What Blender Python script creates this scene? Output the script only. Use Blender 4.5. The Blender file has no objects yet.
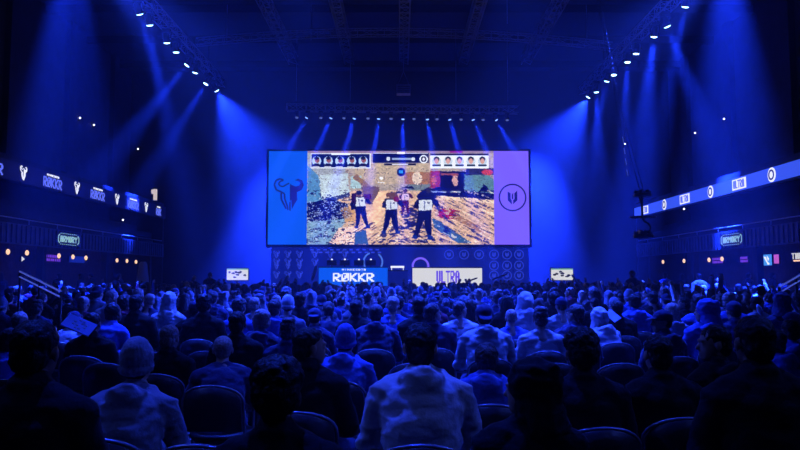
import bpy, bmesh, math, random
import numpy as np
from mathutils import Vector, Matrix, noise
random.seed(7)
S = bpy.context.scene
COL = S.collection
V = Vector
PI = math.pi
R = math.radians

# ------------------------------------------------------------------ camera
CAM_Z, FPX, PITCH = 1.5, 700.0, math.atan(53 / 700.0)
cam = bpy.data.cameras.new('camera')
cam.lens = FPX / 800 * 36
cam.sensor_width = 36
cam.clip_end = 200
camo = bpy.data.objects.new('camera', cam)
COL.objects.link(camo)
camo.location = (0, 0, CAM_Z)
camo.rotation_euler = (PI / 2 + PITCH, 0, 0)
S.camera = camo

def at(px, py, y):
    """real place of an image point on the vertical plane at depth y"""
    u, v = (px - 400) / FPX, (225 - py) / FPX
    dy = math.cos(PITCH) - v * math.sin(PITCH)
    dz = math.sin(PITCH) + v * math.cos(PITCH)
    return V((u * y / dy, y, CAM_Z + dz * y / dy))

# ------------------------------------------------------------------ materials
FOLD = {'pale_grey_fleece', 'mid_grey_cloth', 'blue_cloth', 'navy_cloth', 'black_cloth', 'maroon_cloth', 'dark_denim'}
def mat(name, c, rough=.8, metal=0, noise_amt=.25, scale=12, bump=0, emit=None, es=1, sheen=0, spec=None):
    m = bpy.data.materials.new(name)
    m.use_nodes = True
    nt = m.node_tree
    b = nt.nodes['Principled BSDF']
    b.inputs['Roughness'].default_value = rough
    b.inputs['Metallic'].default_value = metal
    if spec is not None:
        b.inputs['Specular IOR Level'].default_value = spec
    if sheen:
        b.inputs['Sheen Weight'].default_value = sheen
        b.inputs['Sheen Roughness'].default_value = .4
    tc = nt.nodes.new('ShaderNodeTexCoord')
    nz = nt.nodes.new('ShaderNodeTexNoise')
    nz.inputs['Scale'].default_value = scale
    nz.inputs['Detail'].default_value = 4
    nt.links.new(tc.outputs['Object'], nz.inputs['Vector'])
    cr = nt.nodes.new('ShaderNodeValToRGB')
    cr.color_ramp.elements[0].position = .3
    cr.color_ramp.elements[1].position = .7
    cr.color_ramp.elements[0].color = tuple(max(0, x * (1 - noise_amt)) for x in c) + (1,)
    cr.color_ramp.elements[1].color = tuple(min(1, x * (1 + noise_amt)) for x in c) + (1,)
    nt.links.new(nz.outputs['Fac'], cr.inputs['Fac'])
    nt.links.new(cr.outputs['Color'], b.inputs['Base Color'])
    if bump:
        bp = nt.nodes.new('ShaderNodeBump')
        bp.inputs['Strength'].default_value = bump
        bp.inputs['Distance'].default_value = .02
        nt.links.new(nz.outputs['Fac'], bp.inputs['Height'])
        nt.links.new(bp.outputs['Normal'], b.inputs['Normal'])
    if name in FOLD:      # soft creases of worn cloth
        mp = nt.nodes.new('ShaderNodeMapping')
        mp.inputs['Scale'].default_value = (1, 1, 2.3)
        mp.inputs['Rotation'].default_value = (0, .5, 0)
        nt.links.new(tc.outputs['Object'], mp.inputs['Vector'])
        fz = nt.nodes.new('ShaderNodeTexNoise')
        fz.noise_type = 'RIDGED_MULTIFRACTAL'
        fz.inputs['Scale'].default_value = 5.5
        fz.inputs['Detail'].default_value = 2
        fz.inputs['Distortion'].default_value = 1.2
        nt.links.new(mp.outputs['Vector'], fz.inputs['Vector'])
        b2 = nt.nodes.new('ShaderNodeBump')
        b2.inputs['Strength'].default_value = .55
        b2.inputs['Distance'].default_value = .018
        nt.links.new(fz.outputs['Fac'], b2.inputs['Height'])
        if bump: nt.links.new(bp.outputs['Normal'], b2.inputs['Normal'])
        nt.links.new(b2.outputs['Normal'], b.inputs['Normal'])
    if emit:
        b.inputs['Emission Color'].default_value = tuple(emit) + (1,)
        b.inputs['Emission Strength'].default_value = es
    return m

def glow(name, c, s):
    s *= 1.24
    return mat(name, (.02, .02, .02), .6, emit=c, es=s, noise_amt=.05)

def srgb(r, g, b):
    f = lambda x: (x / 255 / 12.92) if x / 255 <= .04045 else ((x / 255 + .055) / 1.055) ** 2.4
    return (f(r), f(g), f(b))

M = dict(
    floor=mat('dark_concrete_floor', (.02, .02, .022), .6, scale=2),
    wall=mat('dark_painted_wall', (.012, .012, .016), .9, scale=1.5),
    wallside=mat('dark_side_wall', (.04, .04, .05), .9, scale=1.2),
    ceiling=mat('dark_ceiling', (.012, .012, .015), .9, scale=1.5, bump=.5),
    fascia=mat('slatted_fascia', (.10, .10, .11), .55, scale=4),
    slab=mat('gallery_slab', (.035, .035, .04), .8, scale=3),
    brick=mat('brown_bar_brick', (.16, .07, .045), .85, scale=6),
    steel=mat('truss_aluminium', (.32, .32, .34), .38, .75, scale=20),
    darksteel=mat('black_powder_steel', (.03, .03, .035), .4, .6, scale=20),
    black=mat('black_plastic', (.012, .012, .014), .45, scale=20),
    rail=mat('bare_metal_rail', (.9, .9, .92), .35, .1, scale=30),
    pad=mat('black_chair_vinyl', (.02, .02, .026), .42, scale=30, bump=.15),
    frame=mat('chair_frame_enamel', (.32, .32, .36), .35, .4, scale=30),
    stage=mat('stage_deck', (.03, .03, .04), .5, scale=3),
    skin=mat('light_skin', (.52, .33, .25), .55, scale=10, noise_amt=.1),
    skinb=mat('tanned_skin', (.33, .19, .13), .55, scale=10, noise_amt=.1),
    hair=mat('black_hair', (.009, .008, .009), .5, scale=60, bump=.5, noise_amt=.6, spec=.35),
    hairb=mat('brown_hair', (.07, .05, .05), .6, scale=60, bump=.5, noise_amt=.5),
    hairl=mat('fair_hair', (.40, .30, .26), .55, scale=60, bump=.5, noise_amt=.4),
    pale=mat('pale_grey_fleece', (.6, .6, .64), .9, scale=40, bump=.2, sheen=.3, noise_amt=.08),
    grey=mat('mid_grey_cloth', (.22, .22, .27), .9, scale=40, bump=.2, sheen=.3, noise_amt=.1),
    blue=mat('blue_cloth', (.06, .12, .48), .85, scale=40, bump=.2, sheen=.3, noise_amt=.1),
    navy=mat('navy_cloth', (.018, .025, .09), .85, scale=40, bump=.2, sheen=.2, noise_amt=.2),
    charcoal=mat('black_cloth', (.007, .007, .009), .8, scale=40, bump=.2, noise_amt=.3, spec=.2, sheen=.06),
    red=mat('maroon_cloth', (.16, .015, .05), .85, scale=40, bump=.2, noise_amt=.1),
    denim=mat('dark_denim', (.03, .04, .11), .9, scale=60, bump=.2, noise_amt=.25),
    shoe=mat('dark_shoe', (.03, .03, .03), .7, scale=30),
    lens=glow('lit_lamp_lens', (.42, .75, 1.0), 5.0),
    lensmid=glow('soft_lamp_lens', (.22, .42, 1.0), 1.6),
    lensdim=glow('faint_lamp_lens', (.2, .3, .7), .35),
    warm=glow('warm_bar_bulb', (1.0, .58, .34), 1.1),
    warmdot=glow('tiny_white_bulb', (.8, .8, 1.0), 3.0),
    white_led=glow('white_led', (.82, .84, .95), 1.0),
    cream_led=glow('cream_led', (.62, .62, .60), 1.0),
    blue_led=glow('blue_led', srgb(8, 84, 222), 1.0),
    bluedk_led=glow('dark_blue_led', srgb(10, 30, 130), 1.0),
    purple_led=glow('violet_led', srgb(118, 92, 238), 1.0),
    navy_led=glow('navy_led', srgb(20, 20, 105), 1.0),
    ribbon_l=glow('navy_ribbon_led', srgb(2, 3, 40), 1.0),
    ribbon_r=glow('blue_ribbon_led', srgb(52, 82, 225), 1.0),
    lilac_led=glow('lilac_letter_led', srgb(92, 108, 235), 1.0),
    icon_dim=glow('dim_icon_led', srgb(44, 62, 190), 1.0),
    back_led=glow('deep_blue_backdrop_led', srgb(6, 18, 105), 1.0),
    green_led=glow('pale_green_sign_led', srgb(150, 200, 200), .8),
    pink_led=glow('pink_led', srgb(190, 90, 190), .9),
    violet_sign=glow('purple_neon', srgb(105, 55, 200), .9),
    cyan_led=glow('cyan_led', srgb(70, 150, 230), .9),
    paper=mat('blue_printed_board', (.35, .45, 1.0), .6, scale=5),
)

# ------------------------------------------------------------------ mesh helpers
def new_obj(name, mesh, parent=None, loc=None, mats=None):
    o = bpy.data.objects.new(name, mesh)
    COL.objects.link(o)
    if mats:
        for m in (mats if isinstance(mats, (list, tuple)) else [mats]):
            mesh.materials.append(m)
    if parent:
        o.parent = parent
    if loc is not None:
        o.location = loc
    return o

def empty(name, loc=(0, 0, 0), rz=0, label=None, cat=None, group=None, scale=None):
    o = bpy.data.objects.new(name, None)
    COL.objects.link(o)
    o.empty_display_size = .1
    o.location = loc
    o.rotation_euler = (0, 0, rz)
    if scale:
        o.scale = (scale,) * 3
    tag(o, label, cat, group)
    return o

def tag(o, label=None, cat=None, group=None, kind=None):
    if label: o['label'] = label
    if cat: o['category'] = cat
    if group: o['group'] = group
    if kind: o['kind'] = kind
    return o

def box(bm, x0, x1, y0, y1, z0, z1, mi=0):
    vs = [bm.verts.new(p) for p in ((x0, y0, z0), (x1, y0, z0), (x1, y1, z0), (x0, y1, z0),
                                    (x0, y0, z1), (x1, y0, z1), (x1, y1, z1), (x0, y1, z1))]
    for f in ((3, 2, 1, 0), (4, 5, 6, 7), (0, 1, 5, 4), (1, 2, 6, 5), (2, 3, 7, 6), (3, 0, 4, 7)):
        bm.faces.new([vs[i] for i in f]).material_index = mi

def tube(bm, pts, r, n=8, caps=True):
    """swept tube along a polyline; r a number or a list"""
    pts = [V(p) for p in pts]
    rs = r if isinstance(r, (list, tuple)) else [r] * len(pts)
    rings = []
    prev = None
    for i, p in enumerate(pts):
        d = (pts[min(i + 1, len(pts) - 1)] - pts[max(i - 1, 0)]).normalized()
        if prev is None:
            up = V((0, 0, 1)) if abs(d.z) < .9 else V((1, 0, 0))
            a = d.cross(up).normalized()
        else:
            a = (prev - d * prev.dot(d)).normalized()
        prev = a
        b = d.cross(a)
        rings.append([bm.verts.new(p + (a * math.cos(2 * PI * k / n) + b * math.sin(2 * PI * k / n)) * rs[i]) for k in range(n)])
    for r0, r1 in zip(rings, rings[1:]):
        for k in range(n):
            f = bm.faces.new((r0[k], r0[(k + 1) % n], r1[(k + 1) % n], r1[k]))
            f.smooth = True
    if caps:
        bm.faces.new(list(reversed(rings[0])))
        bm.faces.new(rings[-1])

def lathe(bm, prof, c=(0, 0, 0), n=20, axis=None):
    """prof: list of (r, z); optional matrix axis"""
    mtx = axis or Matrix.Identity(4)
    c = V(c)
    rings = []
    for r, z in prof:
        rings.append([bm.verts.new(mtx @ V((r * math.cos(2 * PI * k / n), r * math.sin(2 * PI * k / n), z)) + c) for k in range(n)])
    for r0, r1 in zip(rings, rings[1:]):
        for k in range(n):
            f = bm.faces.new((r0[k], r0[(k + 1) % n], r1[(k + 1) % n], r1[k]))
            f.smooth = True
    bm.faces.new(list(reversed(rings[0])))
    bm.faces.new(rings[-1])

def build(name, fn, m, parent=None, loc=None, bevel=0):
    bm = bmesh.new()
    fn(bm)
    if bevel:
        es = [e for e in bm.edges if len(e.link_faces) == 2 and e.calc_face_angle(0) > .9]
        bmesh.ops.bevel(bm, geom=es, offset=bevel, segments=2, affect='EDGES', clamp_overlap=True)
    bmesh.ops.recalc_face_normals(bm, faces=bm.faces)
    me = bpy.data.meshes.new(name)
    bm.to_mesh(me)
    bm.free()
    return new_obj(name, me, parent, loc, m)

def boxo(name, dims, m, parent=None, bevel=0):
    return build(name, lambda bm: box(bm, *dims), m, parent, bevel=bevel)

def clone(root, loc=None, rz=None, label=None):
    r = root.copy()
    COL.objects.link(r)
    for ch in root.children:
        c = ch.copy()
        COL.objects.link(c)
        c.parent = r
        for g in ch.children:
            d = g.copy()
            COL.objects.link(d)
            d.parent = c
    if loc is not None: r.location = loc
    if rz is not None: r.rotation_euler = (0, 0, rz)
    if label: r['label'] = label
    return r

ORD = ['zeroth', 'first', 'second', 'third', 'fourth', 'fifth', 'sixth', 'seventh', 'eighth', 'ninth', 'tenth', 'eleventh',
       'twelfth', 'thirteenth', 'fourteenth', 'fifteenth', 'sixteenth', 'seventeenth', 'eighteenth', 'nineteenth',
       'twentieth'] + ['twenty-' + s for s in ('first', 'second', 'third', 'fourth', 'fifth', 'sixth', 'seventh', 'eighth', 'ninth')] + \
      ['thirtieth'] + ['thirty-' + s for s in ('first', 'second', 'third', 'fourth', 'fifth', 'sixth', 'seventh', 'eighth', 'ninth')] + ['fortieth']

# ------------------------------------------------------------------ flat lettering and marks (built as thin raised shapes)
GL = {
 'R': ['11110', '10011', '10011', '11110', '11100', '10110', '10011'],
 'K': ['10011', '10110', '11100', '11000', '11100', '10110', '10011'],
 'Ø': ['01111', '10011', '10111', '10111', '11101', '11001', '11110'],
 'O': ['01110', '11011', '11011', '11011', '11011', '11011', '01110'],
 'U': ['11011', '11011', '11011', '11011', '11011', '11011', '01110'],
 'L': ['11000', '11000', '11000', '11000', '11000', '11000', '11111'],
 'T': ['11111', '00100', '00100', '00100', '00100', '00100', '00100'],
 'A': ['01110', '11011', '11011', '11111', '11011', '11011', '11011'],
 'M': ['10001', '11011', '11111', '10101', '10001', '10001', '10001'],
 'I': ['00100', '00100', '00100', '00100', '00100', '00100', '00100'],
 'N': ['10001', '11001', '11101', '10111', '10011', '10001', '10001'],
 'E': ['11111', '11000', '11000', '11110', '11000', '11000', '11111'],
 'S': ['01111', '11000', '11000', '01110', '00011', '00011', '11110'],
 'Y': ['10001', '11011', '01110', '00100', '00100', '00100', '00100'],
 'H': ['11011', '11011', '11011', '11111', '11011', '11011', '11011'],
 ' ': ['00000'] * 7,
}
TH = .012
def text_bm(bm, s, w, h, gap=.18, P=None, mi=0):
    """block letters filling w x h centred on 0, in the plane given by P(u, v, depth)"""
    n = len(s)
    cw = w / (n + gap * (n - 1))
    for i, ch in enumerate(s):
        x0 = -w / 2 + i * cw * (1 + gap)
        for r, row in enumerate(GL[ch]):
            c = 0
            while c < 5:
                if row[c] == '1':
                    e = c
                    while e < 5 and row[e] == '1': e += 1
                    a, b = x0 + c * cw / 5, x0 + e * cw / 5
                    t, d = h / 2 - r * h / 7, h / 2 - (r + 1) * h / 7
                    prism(bm, [(a, d), (b, d), (b, t), (a, t)], P, mi)
                    c = e
                else:
                    c += 1

def prism(bm, pts, P, mi=0, th=TH):
    f = [bm.verts.new(P(u, v, th)) for u, v in pts]
    k = [bm.verts.new(P(u, v, 0)) for u, v in pts]
    bm.faces.new(f).material_index = mi
    bm.faces.new(list(reversed(k))).material_index = mi
    for i in range(len(pts)):
        j = (i + 1) % len(pts)
        bm.faces.new((k[i], k[j], f[j], f[i])).material_index = mi

def ring_pts(bm, cx, cy, r0, r1, P, a0=0, a1=360, n=28, mi=0):
    for i in range(n):
        p, q = R(a0 + (a1 - a0) * i / n), R(a0 + (a1 - a0) * (i + 1) / n)
        prism(bm, [(cx + r0 * math.cos(p), cy + r0 * math.sin(p)), (cx + r1 * math.cos(p), cy + r1 * math.sin(p)),
                   (cx + r1 * math.cos(q), cy + r1 * math.sin(q)), (cx + r0 * math.cos(q), cy + r0 * math.sin(q))], P, mi)

def stroke(bm, pts, w, P, mi=0):
    for (a, b), (c, d) in zip(pts, pts[1:]):
        l = math.hypot(c - a, d - b) or 1
        nx, ny = -(d - b) / l * w / 2, (c - a) / l * w / 2
        prism(bm, [(a + nx, b + ny), (a - nx, b - ny), (c - nx, d - ny), (c + nx, d + ny)], P, mi)

def bull_bm(bm, s, P):
    """horned skull: left half drawn as outline, right half solid; unit height about 2s"""
    q = lambda l: [(x * s, y * s) for x, y in l]
    # right horn, solid crescent
    out = [(.12, .42), (.42, .38), (.70, .50), (.80, .70), (.72, .92), (.50, 1.0), (.36, .94)]
    inn = [(.36, .94), (.58, .86), (.60, .74), (.50, .64), (.28, .66), (.12, .78)]
    o2 = [(.16, .40), (.48, .16), (.84, .34), (.98, .68), (.86, .98), (.60, 1.08), (.38, .98)]
    i2 = [(.16, .66), (.44, .56), (.66, .62), (.74, .78), (.66, .90), (.54, .94), (.38, .98)]
    for a, b, c, d in zip(o2, o2[1:], i2[1:], i2):
        prism(bm, q([a, b, c, d]), P)
    prism(bm, q([(.06, .76), (.06, .1), (.3, .0), (.52, .2), (.44, .56), (.16, .66)]), P)
    prism(bm, q([(.06, .1), (.06, -.46), (.16, -.30), (.3, 0)]), P)
    prism(bm, q([(.3, 0), (.16, -.30), (.2, -.95), (.36, -.62), (.56, -.3), (.52, .2)]), P)
    prism(bm, q([(.02, -.5), (.02, -1.0), (.12, -1.08), (.12, -.42)]), P)
    # left half, outline
    L = q([(-.38, .98), (-.6, 1.08), (-.86, .98), (-.98, .68), (-.84, .34), (-.5, .2), (-.52, -.0), (-.5, -.3), (-.3, -.66), (-.18, -.92)])
    stroke(bm, L, .11 * s, P)
    stroke(bm, q([(-.38, .98), (-.6, .9), (-.7, .74), (-.6, .6), (-.4, .56), (-.16, .7), (0, .78)]), .09 * s, P)
    stroke(bm, q([(-.5, .2), (-.3, .08), (-.28, -.25), (-.1, -.75), (-.06, -1.0)]), .10 * s, P)

def umark_bm(bm, s, P, w=.14):
    ring_pts(bm, 0, 0, s * (1 - w), s, P)
    q = lambda l: [(x * s, y * s) for x, y in l]
    prism(bm, q([(-.34, .42), (-.34, -.2), (-.06, -.5), (-.06, -.2), (-.14, -.1), (-.14, .3)]), P)
    prism(bm, q([(.04, -.48), (.34, -.2), (.34, .5), (.14, .3), (.14, -.1), (.04, -.2)]), P)
    prism(bm, q([(-.05, .2), (-.05, -.12), (.05, -.12), (.05, .34)]), P)
HAZE, EXPO = .0021, -0.15
# ------------------------------------------------------------------ the hall
WX = 12.7        # face of the galleries
OX = 15.6        # outer walls
YB, YF, ZC = 40.0, -5.0, 13.5
def struct(name, fn, m, label=None):
    o = build(name, fn, m)
    o['kind'] = 'structure'
    return o
struct('floor', lambda bm: box(bm, -OX, OX, YF, YB, -.2, 0), M['floor'])
struct('ceiling', lambda bm: [box(bm, -OX, OX, YF, YB, ZC, ZC + .2)] + [box(bm, -OX, OX, y, y + .25, ZC - .35, ZC) for y in range(2, 39, 4)], M['ceiling'])
struct('wall_back', lambda bm: box(bm, -OX, OX, YB, YB + .2, 0, ZC), M['wall'])
struct('wall_front', lambda bm: box(bm, -OX, OX, YF - .2, YF, 0, ZC), M['wall'])
def side_wall(bm, s):
    a, b = sorted((s * OX, s * (OX + .2)))
    box(bm, a, b, YF, YB, 0, ZC)
    for y in range(2, 40, 5):
        a, b = sorted((s * (OX - .25), s * OX))
        box(bm, a, b, y, y + .6, 5.6, ZC)
struct('wall_left', lambda bm: side_wall(bm, -1), M['wallside'])
struct('wall_right', lambda bm: side_wall(bm, 1), M['wallside'])
GY = 37.6
def gallery(bm, s):
    def b(x0, x1, *r):
        x0, x1 = sorted((s * x0, s * x1))
        box(bm, x0, x1, *r)
    b(WX + .02, OX, YF, GY, 3.1, 3.32)          # gallery deck
    b(WX + .02, OX, YF, GY, 5.32, 5.5)          # roof of the gallery
    b(WX + .02, WX + .12, YF, GY, 4.68, 5.32)   # upstand behind the led ribbon
    b(WX + .6, WX + .75, YF, GY, 3.32, 3.9)     # seat riser in the gallery
    b(WX + 1.4, WX + 1.55, YF, GY, 3.32, 4.3)
    b(WX + .02, OX, GY - .15, GY, 0, 5.5)       # end wall
for s, nm in ((-1, 'left'), (1, 'right')):
    struct('trim_1' if s < 0 else 'trim_2', lambda bm: gallery(bm, s), M['slab'])
    def fas(bm):
        a, b = sorted((s * WX, s * (WX + .1)))
        box(bm, a, b, YF, GY, 2.62, 3.3)
        y = 6.0
        while y < GY - .2:
            a, b = sorted((s * (WX - .05), s * WX))
            box(bm, a, b, y, y + .12, 2.66, 3.26)
            y += .3
    struct('trim_3' if s < 0 else 'trim_4', fas, M['fascia'])
    # pillars
    k = 0
    for y in (9, 14.5, 20, 25.5, 31, 36.4):
        k += 1
        t = build('pillar', lambda bm: box(bm, -.12, .12, -.12, .12, 0, 3.1) or box(bm, -.17, .17, -.17, .17, 0, .25) or box(bm, -.17, .17, -.17, .17, 2.95, 3.1), M['slab'], loc=(s * (WX + .35), y, 0))
        if y < 20: bpy.data.objects.remove(t); k -= 1; continue
        tag(t, 'square dark pillar under the %s gallery, %s counted from the nearest' % (nm, ORD[k]), 'pillar', 'pillars under the galleries')
    # rail on the gallery edge
    r = empty('gallery_rail', (s * (WX + .06), 0, 3.32), 0, 'thin metal rail along the edge of the %s gallery' % nm, 'railing', 'gallery edge rails')
    build('top_rail', lambda bm: tube(bm, [(0, YF + 1, .16), (0, GY - .2, .16)], .022), M['rail'], r)
    build('post', lambda bm: [tube(bm, [(0, y, 0), (0, y, .16)], .015, 6) for y in range(8, 37, 2)], M['rail'], r)

# bar back panels (brickwork between pillars, dark counters)
for s, nm in ((-1, 'left'), (1, 'right')):
    struct('trim_5' if s < 0 else 'trim_6', lambda bm: box(bm, *sorted((s * (OX - .3), s * OX)), 16, GY - .2, 0, 3.1), M['brick'])
    c = empty('bar_counter', (s * (WX + 1.3), 0, 0), 0, 'long dark bar counter beneath the %s gallery' % nm, 'bar counter')
    build('counter_body', lambda bm: box(bm, -.25, .25, 19, 36.8, 0, 1.02), M['black'], c)
    build('counter_top', lambda bm: box(bm, -.33, .33, 18.9, 36.9, 1.02, 1.07), M['slab'], c)

# ------------------------------------------------------------------ led ribbons
def Pside(s, x, y, z, face=1):
    # u runs so that the text reads correctly when seen from inside the hall
    return lambda u, v, d: V((x - s * d, y + (-s) * 0 + (u if s < 0 else -u), z + v))
ribs = {}
for s, nm, mm in ((-1, 'left', 'ribbon_l'), (1, 'right', 'ribbon_r')):
    t = empty('led_ribbon', (s * WX, 0, 5.0), 0,
              'dark navy LED ribbon with horned skulls and blue lettering on the left gallery' if s < 0 else
              'bright blue LED ribbon with white round badges on the right gallery', 'LED ribbon')
    w = .31 if s < 0 else .25
    build('display', lambda bm: box(bm, *sorted((0, -s * .06)), YF + 1, GY, -w, w), M[mm], t)
    ribs[s] = t
t = ribs[-1]
for y in (23.3, 27.2, 31.1, 34.7, 19.5):
    build('skull_emblem', lambda bm: bull_bm(bm, .22, Pside(-1, .06, y, .0)), M['white_led'], t)
for y in (25.3, 29.1, 33.0, 36.5, 21.4):
    w = 1.75 if y < 36 else 1.0
    build('lettering', lambda bm: text_bm(bm, 'RØKKR' if y < 36 else 'RØK', w * .78, .36, .12, Pside(-1, .06, y, -.06)), M['lilac_led'], t)
    build('small_lettering', lambda bm: text_bm(bm, 'MINNESOTA' if y < 36 else 'MINNE', w * .5, .075, .15, Pside(-1, .06, y, .2)), M['white_led'], t)
t = ribs[1]
for y in (23.6, 28.3, 33.3, 19.0):
    o = build('badge', lambda bm: (ring_pts(bm, 0, 0, .0, .25, Pside(1, -.06, y, 0))), M['white_led'], t)
    build('badge_ring', lambda bm: ring_pts(bm, 0, 0, .12, .18, Pside(1, -.078, y, 0)), M['navy_led'], o)
for y in (25.9, 30.9, 36.0, 21.3):
    w = 1.05
    o = build('white_block', lambda bm: prism(bm, [(-w / 2, -.2), (w / 2, -.2), (w / 2, .2), (-w / 2, .2)], Pside(1, -.06, y, 0)), M['white_led'], t)
    build('lettering', lambda bm: text_bm(bm, 'ULTRA', w * .8, .3, .14, Pside(1, -.078, y, 0)), M['lilac_led'], o)

# fascia signs
for s, nm, y in ((-1, 'left', 26.6), (1, 'right', 26.6)):
    t = empty('lit_sign', (s * (WX - .06), y, 2.96), 0, 'small pale green lit sign on the %s gallery fascia' % nm, 'sign')
    P = Pside(s, 0, 0, 0)
    build('sign_board', lambda bm: prism(bm, [(-.95, -.25), (.95, -.25), (.95, .25), (-.95, .25)], P, th=.04), M['black'], t)
    P2 = Pside(s, -s * .04, 0, 0)
    build('lettering', lambda bm: text_bm(bm, 'ARMORY', 1.35, .24, .15, P2), M['green_led'], t)
    build('bracket_outline', lambda bm: [stroke(bm, [(-.72, .16), (-.82, .1), (-.82, -.1), (-.72, -.16)], .035, P2), stroke(bm, [(.72, .16), (.82, .1), (.82, -.1), (.72, -.16)], .035, P2)] +
          [stroke(bm, [(-.66 + k * .15, yy), (-.6 + k * .15, yy)], .022, P2) for k in range(9) for yy in (.2, -.2)], M['green_led'], t)

# bar pendants
def pendant(x, y, z, label, m):
    t = empty('pendant_lamp', (x, y, z), 0, label, 'lamp', 'bar pendant lamps')
    build('bulb', lambda bm: lathe(bm, [(.02, -.09), (.05, -.06), (.066, 0), (.055, .06), (.025, .1)], n=12), m, t)
    build('cap', lambda bm: lathe(bm, [(.04, .1), (.045, .17), (.015, .19)], n=10), M['darksteel'], t)
    build('cord', lambda bm: tube(bm, [(0, 0, .19), (0, 0, 3.1 - z)], .008, 5), M['black'], t)
Lp = [(8, 252), (27, 253), (44, 254.5), (59, 256), (73, 257), (86, 258), (107, 259.5), (117, 260.5), (127, 261), (136, 262)]
for i, (px, py) in enumerate(Lp):
    y = FPX * (WX + .8) / (400 - px)
    p = at(px, py, y)
    pendant(p.x, y, min(p.z, 2.6), 'warm glowing pendant bulb over the left bar, %s from the left' % ORD[i + 1], M['warm'])
Rp = [(652, 262), (663, 262), (684, 261), (696, 260.5), (709, 260), (722, 259), (757, 256)]
for i, (px, py) in enumerate(Rp):
    y = FPX * (WX + .8) / (px - 400)
    p = at(px, py, y)
    pendant(p.x, y, min(p.z, 2.6), 'small glowing pendant bulb over the right bar, %s from the left' % ORD[i + 1], M['warm'])

# bar screens and neon
def wallsign(name, s, px0, px1, py0, py1, m, label, cat, extra=None, back=1.9):
    X = WX + back
    ya, yb = sorted((FPX * X / abs(400 - px0), FPX * X / abs(400 - px1)))
    ym = (ya + yb) / 2
    z1, z0 = at(400, py0, ym).z, at(400, py1, ym).z
    t = empty(name, (s * X, ym, (z0 + z1) / 2), 0, label, cat)
    h, w = (z1 - z0) / 2, (yb - ya) / 2
    P = Pside(s, 0, 0, 0)
    build('casing', lambda bm: prism(bm, [(-w, -h), (w, -h), (w, h), (-w, h)], P, th=.05), M['black'], t)
    P2 = Pside(s, -s * .05, 0, 0)
    if extra: extra(t, w, h, P2, m)
    else: build('screen', lambda bm: prism(bm, [(-w * .94, -h * .9), (w * .94, -h * .9), (w * .94, h * .9), (-w * .94, h * .9)], P2), m, t)
def shapes(t, w, h, P, m):
    rr = random.Random(5)
    def f(bm):
        for row in (.45, -.45):
            x = -.9
            while x < .85:
                d = rr.uniform(.08, .16)
                prism(bm, [(x * w, (row - .33) * h), ((x + d) * w, (row - .33) * h), ((x + d) * w, (row + .33) * h), (x * w, (row + .33) * h)], P)
                x += d + rr.uniform(.04, .1)
    build('glowing_tubes', f, m, t)
wallsign('neon_sign', -1, 38, 60, 254, 262, M['violet_sign'], 'purple neon sign behind the left bar', 'sign', shapes)
wallsign('wall_screen', -1, 68, 84, 256, 263, M['bluedk_led'], 'dim blue wall screen behind the left bar', 'screen')
wallsign('neon_arrow', -1, 20, 24, 256, 262, M['cream_led'], 'small white arrow-shaped light at far left of bar', 'sign',
         lambda t, w, h, P, m: build('arrow', lambda bm: prism(bm, [(-w * .7, -h * .8), (w * .8, 0), (-w * .7, h * .8)], P), m, t))
wallsign('wall_screen', 1, 713, 724, 257, 264, M['violet_sign'], 'violet wall screen behind the right bar', 'screen', shapes)
wallsign('wall_screen', 1, 741, 749, 256, 263, M['violet_sign'], 'smaller square purple screen in the middle of right bar', 'screen', shapes)
def pic(t, w, h, P, m):
    o = build('screen', lambda bm: prism(bm, [(-w * .94, -h * .9), (w * .94, -h * .9), (w * .94, h * .9), (-w * .94, h * .9)], P), m, t)
    P3 = lambda u, v, d: P(u, v, d + .014)
    build('bright_patch', lambda bm: [prism(bm, [(a * w, b * h), (c * w, d * h), (e * w, f * h)], P3) for a, b, c, d, e, f in
          ((-.6, .6, -.1, .5, .2, -.7), (.1, .7, .5, .2, .3, -.2), (.0, -.1, .6, -.7, .2, -.8))], M['white_led'], o)
wallsign('wall_screen', 1, 763, 773, 254, 266, M['cyan_led'], 'cyan and white wall screen at the right bar', 'screen', pic)
wallsign('wall_screen', 1, 775, 780, 254, 264, M['pink_led'], 'narrow pink screen beside the cyan one at right bar', 'screen')
def thesign(t, w, h, P, m):
    build('lettering', lambda bm: text_bm(bm, 'THE', 1.5 * w, 1.0 * h, .2, P), m, t)
    build('underline', lambda bm: prism(bm, [(-w * .5, -h * .9), (w * .8, -h * .9), (w * .8, -h * .65), (-w * .5, -h * .65)], P), M['warm'], t)
wallsign('lit_sign', 1, 791, 806, 250, 262, M['cream_led'], 'pale lit word sign at far right end of bar', 'sign', thesign)

# small lights high on the walls
i = 0
for px, py in [(66, 110), (80, 118), (94, 125), (138, 149), (123, 220), (155, 191), (625, 144), (695, 133), (724, 119), (656, 228), (702, 132), (684, 209)]:
    s = -1 if px < 400 else 1
    X = OX - .3 if py < 180 else (WX + 1.2 if py > 195 else WX)
    y = min(FPX * X / abs(px - 400), 39)
    p = at(px, py, y)
    i += 1
    if i in (11,): continue
    nmz = {1: 'uppermost of three tiny bulbs on the left wall', 2: 'middle of three tiny bulbs on the left wall', 3: 'lowest of three tiny bulbs on the left wall',
           4: 'tiny bulb alone on the left wall near the stage', 5: 'tiny white bulb inside the left gallery', 6: 'tiny bulb above the white post fixture at left gallery end',
           7: 'tiny bulb above the camera crane', 8: 'tiny bulb high on right wall, nearer the stage of two', 9: 'tiny bulb high on right wall, nearer the camera of two',
           10: 'small white light inside the right gallery beside the crane', 12: 'faint bulb below the right LED ribbon'}[i]
    t = empty('wall_bulb', p, 0, nmz, 'light')
    build('bulb', lambda bm: lathe(bm, [(.01, -.04), (.04, -.02), (.045, .02), (.01, .05)], n=10), M['warmdot'], t)
    build('holder', lambda bm: box(bm, *sorted((s * .03, s * .28)), -.02, .02, -.02, .02), M['darksteel'], t)

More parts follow.
